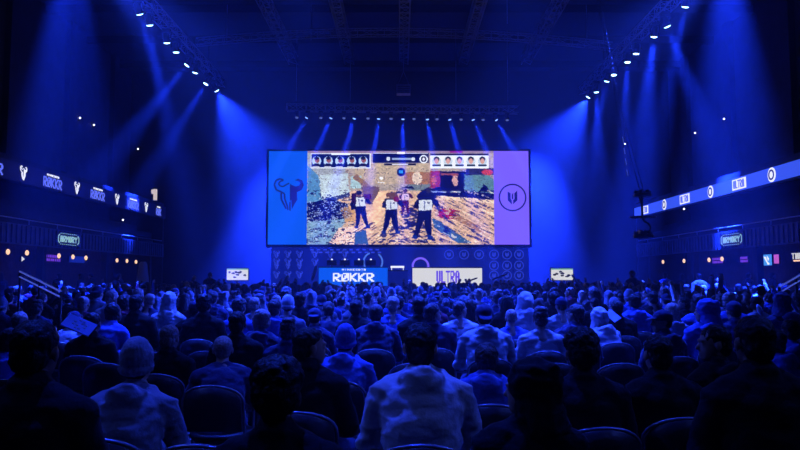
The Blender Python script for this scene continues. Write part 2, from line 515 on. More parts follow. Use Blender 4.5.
# white post fixture at the left gallery end
t = empty('post_lantern', (-WX - .05, 36.3, 5.5), 0, 'tall white lit post fixture at stage end of the left gallery', 'lantern')
build('lit_post', lambda bm: box(bm, -.09, .05, -.09, .09, .02, .62) or box(bm, -.2, -.09, -.09, .09, .38, .6), glow('warm_white_post', srgb(205, 190, 190), .9), t, bevel=.02)
build('post_base', lambda bm: lathe(bm, [(.14, 0), (.14, .03)], n=12), M['darksteel'], t)
t = empty('draped_table', at(143, 270, 34.5), 0, 'pale draped stand at the stage end of the left bar', 'stand')
t.location.z = 0
build('drape', lambda bm: lathe(bm, [(.42, .0), (.36, .9), (.2, 2.2), (.12, 2.3)], n=10), M['pale'], t)

# side hand rails near the crowd
for s, pts, nm in ((-1, [(20, 271.5, 12.2), (61, 291.5, 11.2)], 'left'), (1, [(812, 268, 12.2), (779, 287, 11.4)], 'right')):
    ps = [at(*p) for p in pts]
    t = empty('handrail', (0, 0, 0), 0, 'sloping double metal handrail at the %s edge of the crowd' % nm, 'handrail', 'crowd side handrails')
    build('rail', lambda bm: tube(bm, ps, .022, 8), M['rail'], t)
    build('rail', lambda bm: tube(bm, [p - V((0, 0, .09)) for p in ps], .016, 8), M['rail'], t)
    build('glow_highlight', lambda bm: tube(bm, [p + V((0, -.024, .004)) for p in ps], .006, 6), M['lilac_led'], t)  # glowing strips added along both rails, standing in for their bright highlights
    build('glow_highlight', lambda bm: tube(bm, [p + V((0, -.02, -.088)) for p in ps], .005, 6), M['lilac_led'], t)
    for p in ps + [(ps[0] + ps[1]) / 2]:
        build('post', lambda bm: tube(bm, [(p.x, p.y, 0), (p.x, p.y, p.z)], .02, 8), M['darksteel'], t)
    # raised platform the rail belongs to
    a, b = sorted((s * 6.6, s * 11.8))
struct('trim_7', lambda bm: box(bm, -12.0, -7.2, 13.5, 36, 0, .3), M['floor'])
struct('trim_8', lambda bm: box(bm, 7.4, 12.0, 13.5, 36, 0, .3), M['floor'])

# ------------------------------------------------------------------ stage
SY = 34.0
struct('trim_9', lambda bm: box(bm, -9.6, 9.6, 29.2, 39.5, 0, .95), M['stage'])
def wx(px, y=SY): return (px - 400) / FPX * y * 1.0
# main screen
A, B = at(269, 151, SY), at(529, 244.5, SY)
X0, X1 = A.x, at(529, 200, SY).x
ZT, ZB = at(400, 151, SY).z, at(400, 244.5, SY).z
G0, G1 = at(307, 200, SY).x, at(494, 200, SY).x
scr = empty('led_screen', (0, SY, 0), 0, 'huge LED screen above the stage with blue and violet side panels', 'screen')
Pf = lambda u, v, d: V((u, -d, v))
build('housing', lambda bm: box(bm, X0 - .12, X1 + .12, .06, .5, ZB - .14, ZT + .1), M['black'], scr)
lp = build('left_panel', lambda bm: box(bm, X0, G0, 0, .06, ZB, ZT), M['blue_led'], scr)
rp = build('right_panel', lambda bm: box(bm, G1, X1, 0, .06, ZB, ZT), M['purple_led'], scr)
lc, rc = at(289, 195, SY), at(512.5, 197.5, SY)
build('horned_skull_emblem', lambda bm: bull_bm(bm, .74, lambda u, v, d: V((u + lc.x, -d, v + lc.z))), M['navy_led'], lp)
build('round_emblem', lambda bm: umark_bm(bm, .68, lambda u, v, d: V((u + rc.x, -d, v + rc.z)), .1), M['navy_led'], rp)

# game picture: the LED pixels themselves, painted with numpy
W_, H_ = 374, 187
sx, sy = W_ / 187.0, H_ / 93.5
img = np.zeros((H_, W_, 3))
yy, xx = np.mgrid[0:H_, 0:W_]
ux, uy = xx / sx + 307, yy / sy + 151
rng = np.random.default_rng(3)
def vnoise(cx, cy):
    g = rng.random((int(H_ / cy) + 3, int(W_ / cx) + 3))
    fx, fy = xx / cx, yy / cy
    ix, iy = fx.astype(int), fy.astype(int)
    tx, ty = fx - ix, fy - iy
    tx, ty = tx * tx * (3 - 2 * tx), ty * ty * (3 - 2 * ty)
    return (g[iy, ix] * (1 - tx) + g[iy, ix + 1] * tx) * (1 - ty) + (g[iy + 1, ix] * (1 - tx) + g[iy + 1, ix + 1] * tx) * ty
ujx, ujy = ux.copy(), uy.copy()
def poly(pts, c, a=1.0, mask=None):
    m = np.zeros((H_, W_), bool)
    n = len(pts)
    for i in range(n):
        (x1, y1), (x2, y2) = pts[i], pts[(i + 1) % n]
        if y1 == y2: continue
        cond = ((y1 > ujy) != (y2 > ujy)) & (ujx < (x2 - x1) * (ujy - y1) / (y2 - y1) + x1)
        m ^= cond
    if mask is not None: m &= mask
    img[m] = img[m] * (1 - a) + np.array(c) * a
def ell(cx, cy, rx, ry, c, a=1.0, mask=None):
    m = ((ujx - cx) / rx) ** 2 + ((ujy - cy) / ry) ** 2 < 1
    if mask is not None: m &= mask
    img[m] = img[m] * (1 - a) + np.array(c) * a
def rect(x0, y0, x1, y1, c, a=1.0, mask=None): poly([(x0, y0), (x1, y0), (x1, y1), (x0, y1)], c, a, mask)
def vrot(cx, cy, ang):
    g = rng.random((400, 400))
    a = math.radians(ang)
    U, W2 = xx * math.cos(a) + yy * math.sin(a), -xx * math.sin(a) + yy * math.cos(a)
    fx, fy = U / cx + 120, W2 / cy + 160
    ix, iy = np.floor(fx).astype(int), np.floor(fy).astype(int)
    tx, ty = fx - ix, fy - iy
    tx, ty = tx * tx * (3 - 2 * tx), ty * ty * (3 - 2 * ty)
    ix, iy = ix % 398, iy % 398
    return (g[iy, ix] * (1 - tx) + g[iy, ix + 1] * tx) * (1 - ty) + (g[iy + 1, ix] * (1 - tx) + g[iy + 1, ix + 1] * tx) * ty
sR, sL = vrot(16, 2.4, 27), vrot(15, 2.2, -32)
n1, n2, n3, n4 = vnoise(5, 3), vnoise(14, 6), vnoise(2.2, 1.6), vnoise(9, 2.2)
ujx, ujy = ux + (n1 - .5) * 1.6 + (n3 - .5) * 1.2, uy + (n2 - .5) * 1.2 + (n3 - .5) * 1.0
img[:] = (170, 158, 140)
rect(307, 151, 494, 186, (172, 158, 142))
poly([(307, 196), (360, 190), (494, 192), (494, 245), (307, 245)], (204, 172, 140))
rect(307, 151, 345, 176, (160, 165, 165)); rect(355, 163, 432, 184, (186, 168, 140))
poly([(307, 165), (318, 175), (322, 203), (307, 207)], (98, 142, 175))
poly([(318, 175), (347, 173), (349, 194), (322, 202)], (186, 200, 200))
poly([(321, 200), (350, 192), (350, 196), (324, 204)], (60, 70, 110))
rect(350, 176, 361, 188, (170, 195, 195))
poly([(352, 178), (356, 174), (372, 188), (372, 192)], (150, 120, 90))
poly([(307, 203), (330, 199), (347, 203), (352, 214), (340, 222), (307, 224)], (22, 34, 92), 1)
poly([(307, 222), (345, 219), (336, 245), (307, 245)], (130, 158, 172))
poly([(329, 243), (339, 228), (357, 226), (357, 245)], (236, 198, 182))
poly([(362, 186), (379, 186), (379, 204), (362, 204)], (120, 98, 88))
poly([(378, 193), (388, 190), (384, 214), (366, 243), (352, 243)], (226, 188, 152))
poly([(340, 208), (366, 204), (362, 222), (345, 222)], (190, 150, 96), .8)
rect(404, 172, 430, 184, (164, 120, 84)); ell(417, 178, 5, 6, (215, 195, 175)); rect(408, 184, 432, 190, (120, 130, 130))
rect(430, 171, 440, 188, (150, 60, 52)); ell(434, 180, 2.6, 5, (190, 110, 60)); rect(440, 171, 466, 192, (26, 24, 74)); ell(455, 180, 3, 6, (200, 160, 150))
rect(441, 173, 458, 175, (150, 90, 80)); poly([(464, 174), (486, 172), (494, 180), (494, 194), (464, 191)], (104, 138, 140))
poly([(478, 192), (484, 184), (491, 192)], (24, 28, 70)); rect(466, 168, 494, 175, (60, 60, 90)); ell(487, 172, 6, 3, (190, 80, 70))
poly([(420, 190), (440, 187), (494, 194), (494, 200), (425, 195)], (24, 32, 88)); rect(428, 191, 460, 192.2, (150, 165, 185))
poly([(433, 210), (446, 208), (460, 211), (456, 220), (440, 218)], (150, 22, 40), .9, n1 > .35)
poly([(452, 212), (480, 226), (484, 234), (456, 220)], (146, 104, 74), .8, n1 > .4)
poly([(432, 218), (440, 222), (472, 243), (458, 243), (434, 228)], (70, 104, 142))
poly([(440, 196), (494, 200), (494, 204), (440, 199)], (232, 202, 172))
poly([(398, 212), (412, 206), (432, 226), (436, 243), (420, 243)], (40, 44, 96), .9, n4 > .48)
poly([(384, 228), (414, 220), (426, 243), (376, 243)], (40, 44, 96), .85, n4 > .55)
low = uy > 190
img *= (1 + (n1 - .5)[..., None] * .22)
cen = (ux > 352)
for fld, reg in ((sR, low & (ux > 436)), (sR, low & (ux > 398) & (ux <= 436) & (uy > 205)), (sL, low & (ux > 352) & (ux < 398) & (uy > 222))):
    v = fld * .72 + n3 * .28
    th = .70 if reg is not None else 0
    m_ = reg & (v > (.66 if (reg & (ux < 436)).any() else .70)); img[m_] = img[m_] * .2 + np.array((40, 40, 92)) * .8
    m_ = reg & (v > .58) & (v < .64); img[m_] = img[m_] * .6 + np.array((120, 88, 74)) * .4
    m_ = reg & (v < .24); img[m_] = img[m_] * .35 + np.array((250, 230, 208)) * .65
mm = low & (ux < 356) & (n3 * .5 + n4 * .5 > .62); img[mm] = img[mm] * .2 + np.array((30, 34, 86)) * .8
mm = low & (ux < 356) & (n3 * .4 + n1 * .6 < .26); img[mm] = img[mm] * .4 + np.array((215, 220, 222)) * .6
mm = (uy < 192) & (uy > 168) & (n1 * .5 + n3 * .5 > .68); img[mm] = img[mm] * .55 + np.array((70, 60, 70)) * .45
mm = (uy < 226) & (uy > 200) & (ux < 350) & (n3 > .8); img[mm] = np.array((160, 180, 205))
ujx, ujy = ux + (n3 - .5) * 1.0, uy + (n3 - .5) * .9
def soldier(cx, cy, s, lean=0, vest=(200, 205, 210), dark=(26, 26, 74), legs=1.0):
    s *= 1.08
    f = lambda l: [(cx + (x - lean * y * .12) * s, cy + y * s) for x, y in l]
    poly(f([(-4.6, -1), (4.6, -1), (6.4 * legs, 9), (7.5 * legs, 18), (4.5 * legs, 19), (.9, 12), (0, 7), (-1.2, 12), (-4.5 * legs, 19), (-7.5 * legs, 18), (-6.2 * legs, 9)]), dark)
    poly(f([(4.5 * legs, 17.5), (8.5 * legs, 18.5), (9 * legs, 20.5), (4 * legs, 20.5)]), (30, 60, 130))
    poly(f([(-8 * legs, 17.5), (-4.5 * legs, 18.5), (-5 * legs, 20.8), (-9 * legs, 20)]), (30, 60, 130))
    poly(f([(-5, -9), (5, -9), (6, -5), (4.6, 1.5), (-4.6, 1.5), (-6, -5)]), dark)
    poly(f([(-5, -9), (-7.5, -5), (-8, -1.5), (-5.5, -1), (-4, -5)]), dark)
    poly(f([(5, -9), (8.5, -7), (10.5, -3), (8.5, -1.5), (6, -4), (4, -5)]), dark)
    poly(f([(-4.6, -7.6), (4.6, -8), (5.2, 0), (-4.2, .6)]), vest); poly(f([(-1.1, -6.4), (-.3, -6.4), (0, 0), (-.8, 0)]), (110, 118, 155)); poly(f([(1.2, -5.8), (3.0, -5.8), (3.1, -4.2), (1.3, -4.2)]), (90, 96, 130))
    ell(cx + lean * s * 1.3, cy - 11 * s, 2.5 * s, 2.6 * s, (110, 84, 80)); ell(cx + lean * s * 1.3, cy - 12.4 * s, 2.8 * s, 1.9 * s, dark)
poly([(355, 232), (366, 230), (368, 244), (354, 244)], (70, 100, 135))
soldier(405, 200, .72, 0, (205, 180, 185), (84, 28, 62), .7); soldier(360, 206, 1.0, -.9, legs=.8); rect(351, 193, 356, 204, (60, 20, 50)); rect(364, 194, 371, 199, (90, 40, 90)); poly([(350, 203), (354, 202), (356, 209), (351, 210)], (22, 24, 66))
soldier(391, 209, 1.1, .2, legs=.9); ell(396, 199, 3, 3, (120, 40, 60)); poly([(386, 193), (396, 192), (398, 196), (386, 197)], (110, 80, 60)); soldier(424.5, 210, 1.3, .7, legs=.85); poly([(416, 196), (421, 191), (430, 190), (437, 197), (431, 200), (418, 200)], (34, 36, 84)); ell(428, 190.5, 2.4, 3, (60, 56, 80))
poly([(412, 186), (402, 187), (402, 188.5), (414, 189)], (20, 20, 50)); poly([(396, 192), (403, 191), (403, 192.6), (396, 193.6)], (20, 20, 50)); ell(381, 178, 1.6, 1.6, (240, 240, 240)); rect(378, 182, 384, 183, (220, 220, 220))
ujx, ujy = ux, uy
# head-up panels along the top
rect(307, 151, 494, 153, (150, 130, 150)); rect(310.5, 153.5, 370.5, 168.5, (225, 232, 238)); rect(311, 154, 369.5, 167.4, (22, 44, 96)); rect(331, 152.6, 350, 155, (220, 228, 235))
for c in (316, 327.6, 339.3, 351, 362.7):
    ell(c, 161, 4.6, 4.8, (180, 200, 220)); ell(c + .6, 160, 2.4, 2.8, (150, 100, 90)); ell(c, 165, 3.4, 2, (40, 40, 70)); ell(c, 158, 2.6, 1.6, (30, 24, 30)); rect(c - 4, 166.4, c + 3, 167, (220, 220, 220))
rect(372.5, 152.8, 429, 163, (20, 28, 84)); rect(373, 152.6, 428, 153.3, (225, 230, 235)); rect(392, 158, 415, 160, (150, 165, 190)); rect(384, 163.5, 416, 165.5, (20, 22, 50)); rect(392, 163.9, 408, 164.8, (220, 220, 225))
rect(397, 152, 405, 154, (230, 230, 235)); ell(388, 158.7, 2, 2, (200, 205, 215)); ell(413, 159, 2, 2, (200, 205, 215)); ell(423.5, 159, 4.2, 4.2, (225, 230, 235)); ell(423.5, 159, 3.0, 3.0, (60, 60, 90)); ell(423.5, 159, 1.2, 1.6, (230, 230, 235))
ell(400.8, 172, 4.3, 4.3, (14, 30, 84)); rect(399, 170.5, 402.6, 173.5, (70, 150, 200))
rect(430.5, 153.5, 489, 155.4, (40, 40, 80)); rect(430.5, 155.2, 489, 168.2, (228, 232, 236)); rect(450, 151, 463, 152.8, (140, 50, 130))
for c in (436.5, 448, 459.5, 471, 482.5):
    ell(c, 161, 4.6, 5, (190, 200, 205)); ell(c, 158.8, 2.9, 2.4, (36, 28, 44)); ell(c, 161, 2.1, 2.6, (205, 160, 140)); rect(c - 4.4, 164.4, c + 4.4, 166.2, (60, 76, 82))
img = np.clip((img - 128) * 1.28 + 122 + rng.normal(0, 9, (H_, W_, 1)), 0, 255) / 255.
lin = np.where(img <= .04045, img / 12.92, ((img + .055) / 1.055) ** 2.4)
me = bpy.data.meshes.new('game_panel')
gx = np.linspace(G0, G1, W_ + 1); gz = np.linspace(ZT, ZB, H_ + 1)
vx, vz = np.meshgrid(gx, gz)
co = np.stack([vx, np.full_like(vx, -.002), vz], -1).reshape(-1, 3)
idx = np.arange((W_ + 1) * (H_ + 1)).reshape(H_ + 1, W_ + 1)
fc = np.stack([idx[1:, :-1], idx[1:, 1:], idx[:-1, 1:], idx[:-1, :-1]], -1).reshape(-1, 4)
me.vertices.add(len(co)); me.vertices.foreach_set('co', co.ravel())
me.loops.add(fc.size); me.loops.foreach_set('vertex_index', fc.ravel())
me.polygons.add(len(fc)); me.polygons.foreach_set('loop_start', np.arange(0, fc.size, 4)); me.polygons.foreach_set('loop_total', np.full(len(fc), 4))
me.update(calc_edges=True)
ca = me.color_attributes.new('led', 'FLOAT_COLOR', 'CORNER')
cc = np.concatenate([np.repeat(lin.reshape(-1, 3), 4, 0), np.ones((fc.size, 1))], 1)
ca.data.foreach_set('color', cc.ravel())
gm = bpy.data.materials.new('game_led_pixels'); gm.use_nodes = True
nt = gm.node_tree; bs = nt.nodes['Principled BSDF']; bs.inputs['Base Color'].default_value = (.02, .02, .02, 1)
at_ = nt.nodes.new('ShaderNodeAttribute'); at_.attribute_name = 'led'
nt.links.new(at_.outputs['Color'], bs.inputs['Emission Color']); bs.inputs['Emission Strength'].default_value = 1.18
GAME_BSDF = bs
gp = new_obj('game_panel', me, scr, mats=gm)
gp['label'] = 'bright panel showing soldiers walking over sunlit rubble'
build('panel_backing', lambda bm: box(bm, G0, G1, .0, .06, ZB, ZT), M['black'], scr)

# backdrop wall of dim emblems under the screen
bd = empty('backdrop_wall', (0, SY + .3, 0), 0, 'deep blue backdrop under the big screen printed with rows of emblems', 'backdrop')
bx0, bx1 = at(271, 260, SY + .3).x, at(529, 260, SY + .3).x
bz1 = at(400, 248, SY + .3).z
bpn = build('panel', lambda bm: box(bm, bx0, bx1, 0, .1, .95, bz1), M['back_led'], bd)
def fp(px, py): 
    p = at(px, py, SY + .3)
    return lambda u, v, d: V((u + p.x, -d, v + p.z))
for px in (276.5, 288, 299.5, 315, 330.5, 345):
    for py in (254.5, 262.5, 266.8, 275):
        if px > 305 and py > 264: continue
        build('skull_emblem', lambda bm: bull_bm(bm, .17 if py != 266.8 else .12, fp(px, py)), M['icon_dim'], bpn)
for px in (449, 464, 479, 494, 507, 519):
    for py in (254.5, 265.5, 275.5):
        if px < 490 and py > 260: continue
        build('round_emblem', lambda bm: umark_bm(bm, .235, fp(px, py)), M['icon_dim'], bpn)
build('large_ring', lambda bm: ring_pts(bm, 0, 0, .33, .43, fp(420.5, 266), -10, 190), M['purple_led'], bpn)
build('curved_bracket', lambda bm: ring_pts(bm, 0, 0, .42, .5, fp(373, 262), 110, 250, 14) or ring_pts(bm, 0, 0, .42, .5, fp(373, 262), -50, 55, 14), glow('dim_cyan_led', srgb(70, 110, 200), 1), bpn)
build('text_row', lambda bm: [prism(bm, [(a, -.03), (a + .17, -.03), (a + .17, .04), (a, .04)], fp(345, yv)) for yv in (249.8, 252.5) for a in [(-1.7 + .32 * k + (yv > 251) * .1) for k in range(11)]], M['icon_dim'], bpn)

# player desks
def desk(px0, px1, py0, py1, m, label, word, wm, small=None):
    Y = 31.0
    a, b = at(px0, py0, Y), at(px1, py1, Y)
    cx, w, z1, z0 = (a.x + b.x) / 2, (b.x - a.x) / 2, a.z, .95
    t = empty('player_desk', (cx, Y, .95), 0, label, 'desk')
    zt = z1 - .95
    fr = build('front_panel', lambda bm: box(bm, -w, w, -.03, .03, .18, zt - .04), m, t)
    build('plinth', lambda bm: box(bm, -w + .05, w - .05, 0, .7, 0, .18), M['black'], t)
    build('desk_top', lambda bm: box(bm, -w - .03, w + .03, -.06, .8, zt - .04, zt), M['darksteel'], t)
    for sx_ in (-1, 1):
        build('side_panel', lambda bm: box(bm, *sorted((sx_ * w, sx_ * (w - .04))), .03, .75, .18, zt - .04), M['darksteel'], t)
    ww, hh, cyy = word[1], word[2], word[3]
    build('lettering', lambda bm: text_bm(bm, word[0], ww, hh, .08, lambda u, v, d: V((u + word[4], -.03 - d, v + cyy))), wm, fr)
    if small:
        build('small_lettering', lambda bm: text_bm(bm, small, 1.05, .085, .35, lambda u, v, d: V((u + .03, -.03 - d, v + zt - .13))), M['white_led'], fr)
    return t, w, zt
d1, w1, zt1 = desk(319, 387.5, 266.8, 281, M['blue_led'], 'bright blue player desk on stage with white block lettering', ('RØKKR', 1.82, .38, .58, .02), M['white_led'], 'MINNESOTA')
d2, w2, zt2 = desk(412.5, 482, 267.2, 281, M['cream_led'], 'pale grey player desk on stage with violet block lettering', ('ULTRA', 1.03, .54, .6, .03), glow('violet_letter_led', srgb(92, 62, 215), 1))
# small centre desk
t = empty('presenter_desk', (at(398, 266, 31.4).x, 31.4, .95), 0, 'small dark blue desk with white name strip between the player desks', 'desk')
build('front_panel', lambda bm: box(bm, -.42, .42, -.03, .03, 0, .85), M['back_led'], t)
build('desk_top', lambda bm: box(bm, -.45, .45, -.05, .4, .85, .9), M['darksteel'], t)
build('name_strip', lambda bm: box(bm, -.33, .28, -.05, -.03, 1.0, 1.09) or box(bm, -.3, -.27, -.03, .0, .88, 1.02) or box(bm, .22, .25, -.03, .0, .88, 1.02), M['white_led'], t)
# players' monitors on the blue desk
for k, px in enumerate((332, 345, 359, 371)):
    p = at(px, 266, 31.35)
    t = empty('desk_monitor', (p.x, 31.25, .95 + zt1), 0, 'small dark monitor with a lit corner on the blue desk, %s from left' % ORD[k + 1], 'monitor', 'monitors on the blue desk')
    build('screen_back', lambda bm: box(bm, -.22, .22, -.02, .02, .06, .3), M['black'], t)
    build('status_light', lambda bm: lathe(bm, [(.03, 0), (.045, .03), (.02, .07)], c=(0, 0, .3), n=8), M['white_led'], t)
    build('stand', lambda bm: box(bm, -.02, .02, -.01, .04, 0, .08) or box(bm, -.08, .08, -.06, .08, 0, .012), M['darksteel'], t)

# side confidence screens
def sidescreen(px0, px1, py0, py1, label):
    Y = 30.5
    a, b = at(px0, py0, Y), at(px1, py1, Y)
    cx, w, h, zc = (a.x + b.x) / 2, (b.x - a.x) / 2, (a.z - b.z) / 2, (a.z + b.z) / 2
    t = empty('stage_monitor', (cx, Y, .95), 0, label, 'monitor')
    zc -= .95
    sc_ = build('bezel', lambda bm: box(bm, -w - .03, w + .03, 0, .07, zc - h - .03, zc + h + .03), M['black'], t)
    P = lambda u, v, d: V((u, -d, zc + v))
    s_ = build('screen', lambda bm: prism(bm, [(-w, -h), (w, -h), (w, h), (-w, h)], P), M['cream_led'], t)
    rr = random.Random(px0)
    P3 = lambda u, v, d: P(u, v, d + .013)
    def blot(mm, n):
        def f(bm):
            for k in range(n):
                x, y = rr.uniform(-.8, .8) * w, rr.uniform(-.75, .6) * h
                prism(bm, [(x + rr.uniform(.07, .2) * w * math.cos(a) * 1.2, y + rr.uniform(.1, .25) * h * math.sin(a)) for a in (0, 1.1, 2.2, 3.2, 4.2, 5.3)], P3)
        return f
    build('dark_patches', blot(0, 9), mat('dark_pixels', (.01, .02, .03), .6), s_)
    build('status_bar', lambda bm: prism(bm, [(-w, h * .78), (w, h * .78), (w, h), (-w, h)], P3), glow('green_pixels', srgb(120, 170, 150), 1), s_)
    build('stand', lambda bm: tube(bm, [(-w * .5, .05, 0), (0, .04, zc - h)], .02) or tube(bm, [(w * .5, .05, 0), (0, .04, zc - h)], .02), M['darksteel'], t)
sidescreen(227, 248, 268.6, 280, 'small lit monitor left of the stage')
sidescreen(551, 573, 268.6, 280, 'small lit monitor right of the stage')

# ------------------------------------------------------------------ trusses
def truss(name, p0, p1, w, label, cat='truss', group=None, step=.6, rch=.028, arch=0):
    p0, p1 = V(p0), V(p1)
    d = p1 - p0
    L = d.length
    t = empty(name, p0, 0, label, cat, group)
    n = max(2, int(L / step))
    dd = d.normalized()
    side = dd.cross(V((0, 0, 1))).normalized()
    up = side.cross(dd).normalized()
    def pt(i, a, b):
        f = i / n
        return d * f + side * a * w / 2 + up * b * w / 2 + V((0, 0, arch * (1 - (2 * f - 1) ** 2)))
    C4 = ((-1, -1), (1, -1), (1, 1), (-1, 1))
    def ch(bm):
        for a, b in C4:
            tube(bm, [pt(i, a, b) for i in range(0, n + 1, 1 if arch else n)], rch, 6)
    def br(bm):
        for i in range(n):
            for k in range(4):
                (a, b), (c, e) = C4[k], C4[(k + 1) % 4]
                q = (pt(i, a, b), pt(i + 1, c, e)) if i % 2 else (pt(i, c, e), pt(i + 1, a, b))
                tube(bm, q, rch * .55, 4, False)
                tube(bm, [pt(i, a, b), pt(i, c, e)], rch * .55, 4, False)
    build('chords', ch, M['steel'], t)
    build('bracing', br, M['steel'], t)
    return t
G = 'roof trusses running towards the stage'
truss('roof_truss', (-5.6, 12, 12.9), (-5.6, 36, 12.9), .44, 'roof truss running to the stage, leftmost of the five', group=G)
truss('roof_truss', (-2.65, 12, 12.9), (-2.65, 36, 12.9), .44, 'roof truss running to the stage, second from the left', group=G)
truss('roof_truss', (.2, 12, 12.9), (.2, 36, 12.9), .44, 'roof truss running to the stage, middle of the five', group=G)
truss('roof_truss', (3.3, 12, 12.9), (3.3, 36, 12.9), .44, 'roof truss running to the stage, second from the right', group=G)
truss('roof_truss', (6.6, 12, 12.9), (6.6, 36, 12.9), .44, 'roof truss running to the stage, rightmost of the five', group=G)
truss('arched_truss', (-9.2, 31, 12.15), (9.6, 31, 11.95), .3, 'curved truss crossing below the roof trusses', arch=.55, rch=.02)
TL = truss('lighting_truss', (-9.5, 0, 11.8), (-9.5, 36.5, 11.8), .4, 'long lighting truss on the left side carrying moving heads', group='side lighting trusses')
TR = truss('lighting_truss', (10.1, 0, 11.8), (10.1, 38, 11.8), .4, 'long lighting truss on the right side carrying moving heads', group='side lighting trusses')
sp0, sp1 = at(287, 107.5, 33.2), at(518, 110, 33.2)
TS = truss('stage_truss', sp0, sp1, .32, 'straight lighting truss above the big screen', step=.45)
# hoist cables
k = 0
for x, y in ((-7.6, 30), (-5.0, 33.2), (-2.4, 33.2), (2.7, 33.2), (5.2, 33.2), (-3.9, 30), (4.4, 28), (8.2, 30)):
    k += 1
    zt = 10.0 if abs(y - 33.2) < .1 else 11.9
    tag(build('hoist_cable', lambda bm: tube(bm, [(x, y, zt), (x, y, ZC)], .015, 6), M['steel']), 'thin hoist cable hanging from the dark roof, %s from the left' % ORD[sorted([-7.6, -5.0, -2.4, 2.7, 5.2, -3.9, 4.4, 8.2]).index(x) + 1], 'cable', 'roof hoist cables')
for s in (-1, 1):
    for y in (14, 24, 34):
        x = -9.5 if s < 0 else 10.1
        tag(build('hoist_chain', lambda bm: tube(bm, [(x, y, 11.95), (x, y, ZC)], .02, 6), M['darksteel']), 'hoist chain holding up the %s lighting truss, %s from the stage' % ('left' if s < 0 else 'right', {14: 'third', 24: 'second', 34: 'first'}[y]), 'chain', 'lighting truss chains')
# hanging square box
p = at(403.5, 90, 32.5)
t = empty('hanging_speaker', p, 0, 'small square box hanging above the middle of the stage truss', 'speaker')
build('cabinet', lambda bm: box(bm, -.33, .33, -.2, .2, -.22, .22), mat('grey_cabinet', (.35, .3, .34), .6), t, bevel=.02)
build('grille', lambda bm: [box(bm, -.29, .29, -.225, -.2, -.18 + k * .09, -.13 + k * .09) for k in range(4)], M['darksteel'], t)
build('rigging', lambda bm: [tube(bm, [(x, 0, .22), (0, 0, .9), (0, 0, ZC - p.z)], .014, 5) for x in (-.28, .28)], M['steel'], t)

# ------------------------------------------------------------------ moving head lamps and their beams
LC = (.008, .034, 1.0)
def fixture(loc, aim, power, spot, label, group, lit=True, blend=.7, s=1.0, col=None):
    """hangs under a truss, aimed at a point; the lamp inside really lights the hall"""
    loc, aim = V(loc), V(aim)
    t = empty('moving_head_lamp', loc, 0, label, 'stage light', group, scale=s)
    d = (aim - loc).normalized()
    pv = V((0, 0, -.34))
    rot = d.to_track_quat('Z', 'Y').to_matrix().to_4x4()
    build('base', lambda bm: box(bm, -.16, .16, -.13, .13, -.12, 0), M['black'], t, bevel=.015)
    build('yoke', lambda bm: box(bm, -.19, -.155, -.05, .05, -.38, -.1) or box(bm, .155, .19, -.05, .05, -.38, -.1) or box(bm, -.19, .19, -.06, .06, -.15, -.1), M['black'], t)
    h = build('head', lambda bm: lathe(bm, [(.07, -.2), (.12, -.14), (.14, .1), (.15, .2), (.15, .22)], pv, 14, rot), M['black'], t)
    build('lens', lambda bm: lathe(bm, [(.125, .222), (.11, .245), (.05, .26)], pv, 14, rot), (M['lensmid'] if s < .9 else M['lens']) if lit else M['lensdim'], h)
    if power:
        l = bpy.data.lights.new('beam', 'SPOT')
        l.energy = power
        l.color = col or LC
        l.spot_size = R(spot)
        l.spot_blend = blend
        l.shadow_soft_size = .1
        lo = bpy.data.objects.new('beam', l)
        COL.objects.link(lo)
        lo.parent = t
        lo.location = pv + d * .3
        lo.rotation_mode = 'QUATERNION'
        lo.rotation_quaternion = d.to_track_quat('-Z', 'Y')
    return t
gl = 'lamps along the left lighting truss'
gr = 'lamps along the right lighting truss'
K = 21.0
LEFT = [  # depth, aim, power, cone
 (35.2, (-4.6, 38.5, 2.5), 15000, 76), (34.0, (-14.2, 32.5, 2.5), 11000, 16), (32.0, (-12.5, 33, 0), 0, 0), (31.0, (-15.3, 30, 3.5), 13000, 18),
 (29.0, (-9, 31, 0), 0, 0), (27.8, (-9, 31, 0), 0, 0), (25.8, (-8.5, 30, 0), 10000, 13), (24.7, (-7.4, 30.5, 0), 14000, 15)]
RIGHT = [
 (36.5, (4.6, 39, 2.5), 15000, 76), (35.4, (10.6, 36.5, 1), 14000, 20), (33.4, (8.0, 36, 0), 12000, 16), (32.4, (9, 31, 0), 0, 0),
 (30.4, (9.4, 30.5, 0), 15000, 16), (29.2, (9, 31, 0), 0, 0), (27.1, (9.2, 29.5, 0), 20000, 22), (26.0, (14.2, 27.5, 2), 14000, 20), (24.0, (8.8, 28.5, 0), 14000, 16)]
for s, X, LL, g, nm in ((-1, -9.5, LEFT, gl, 'left'), (1, 10.1, RIGHT, gr, 'right')):
    for i, (y, aim, pw, sp) in enumerate(LL):
        fixture((X, y, 11.6), aim, pw * K, sp, 'glowing moving head lamp on the %s side truss, %s from the stage' % (nm, ORD[i + 1]), g, blend=1.0)
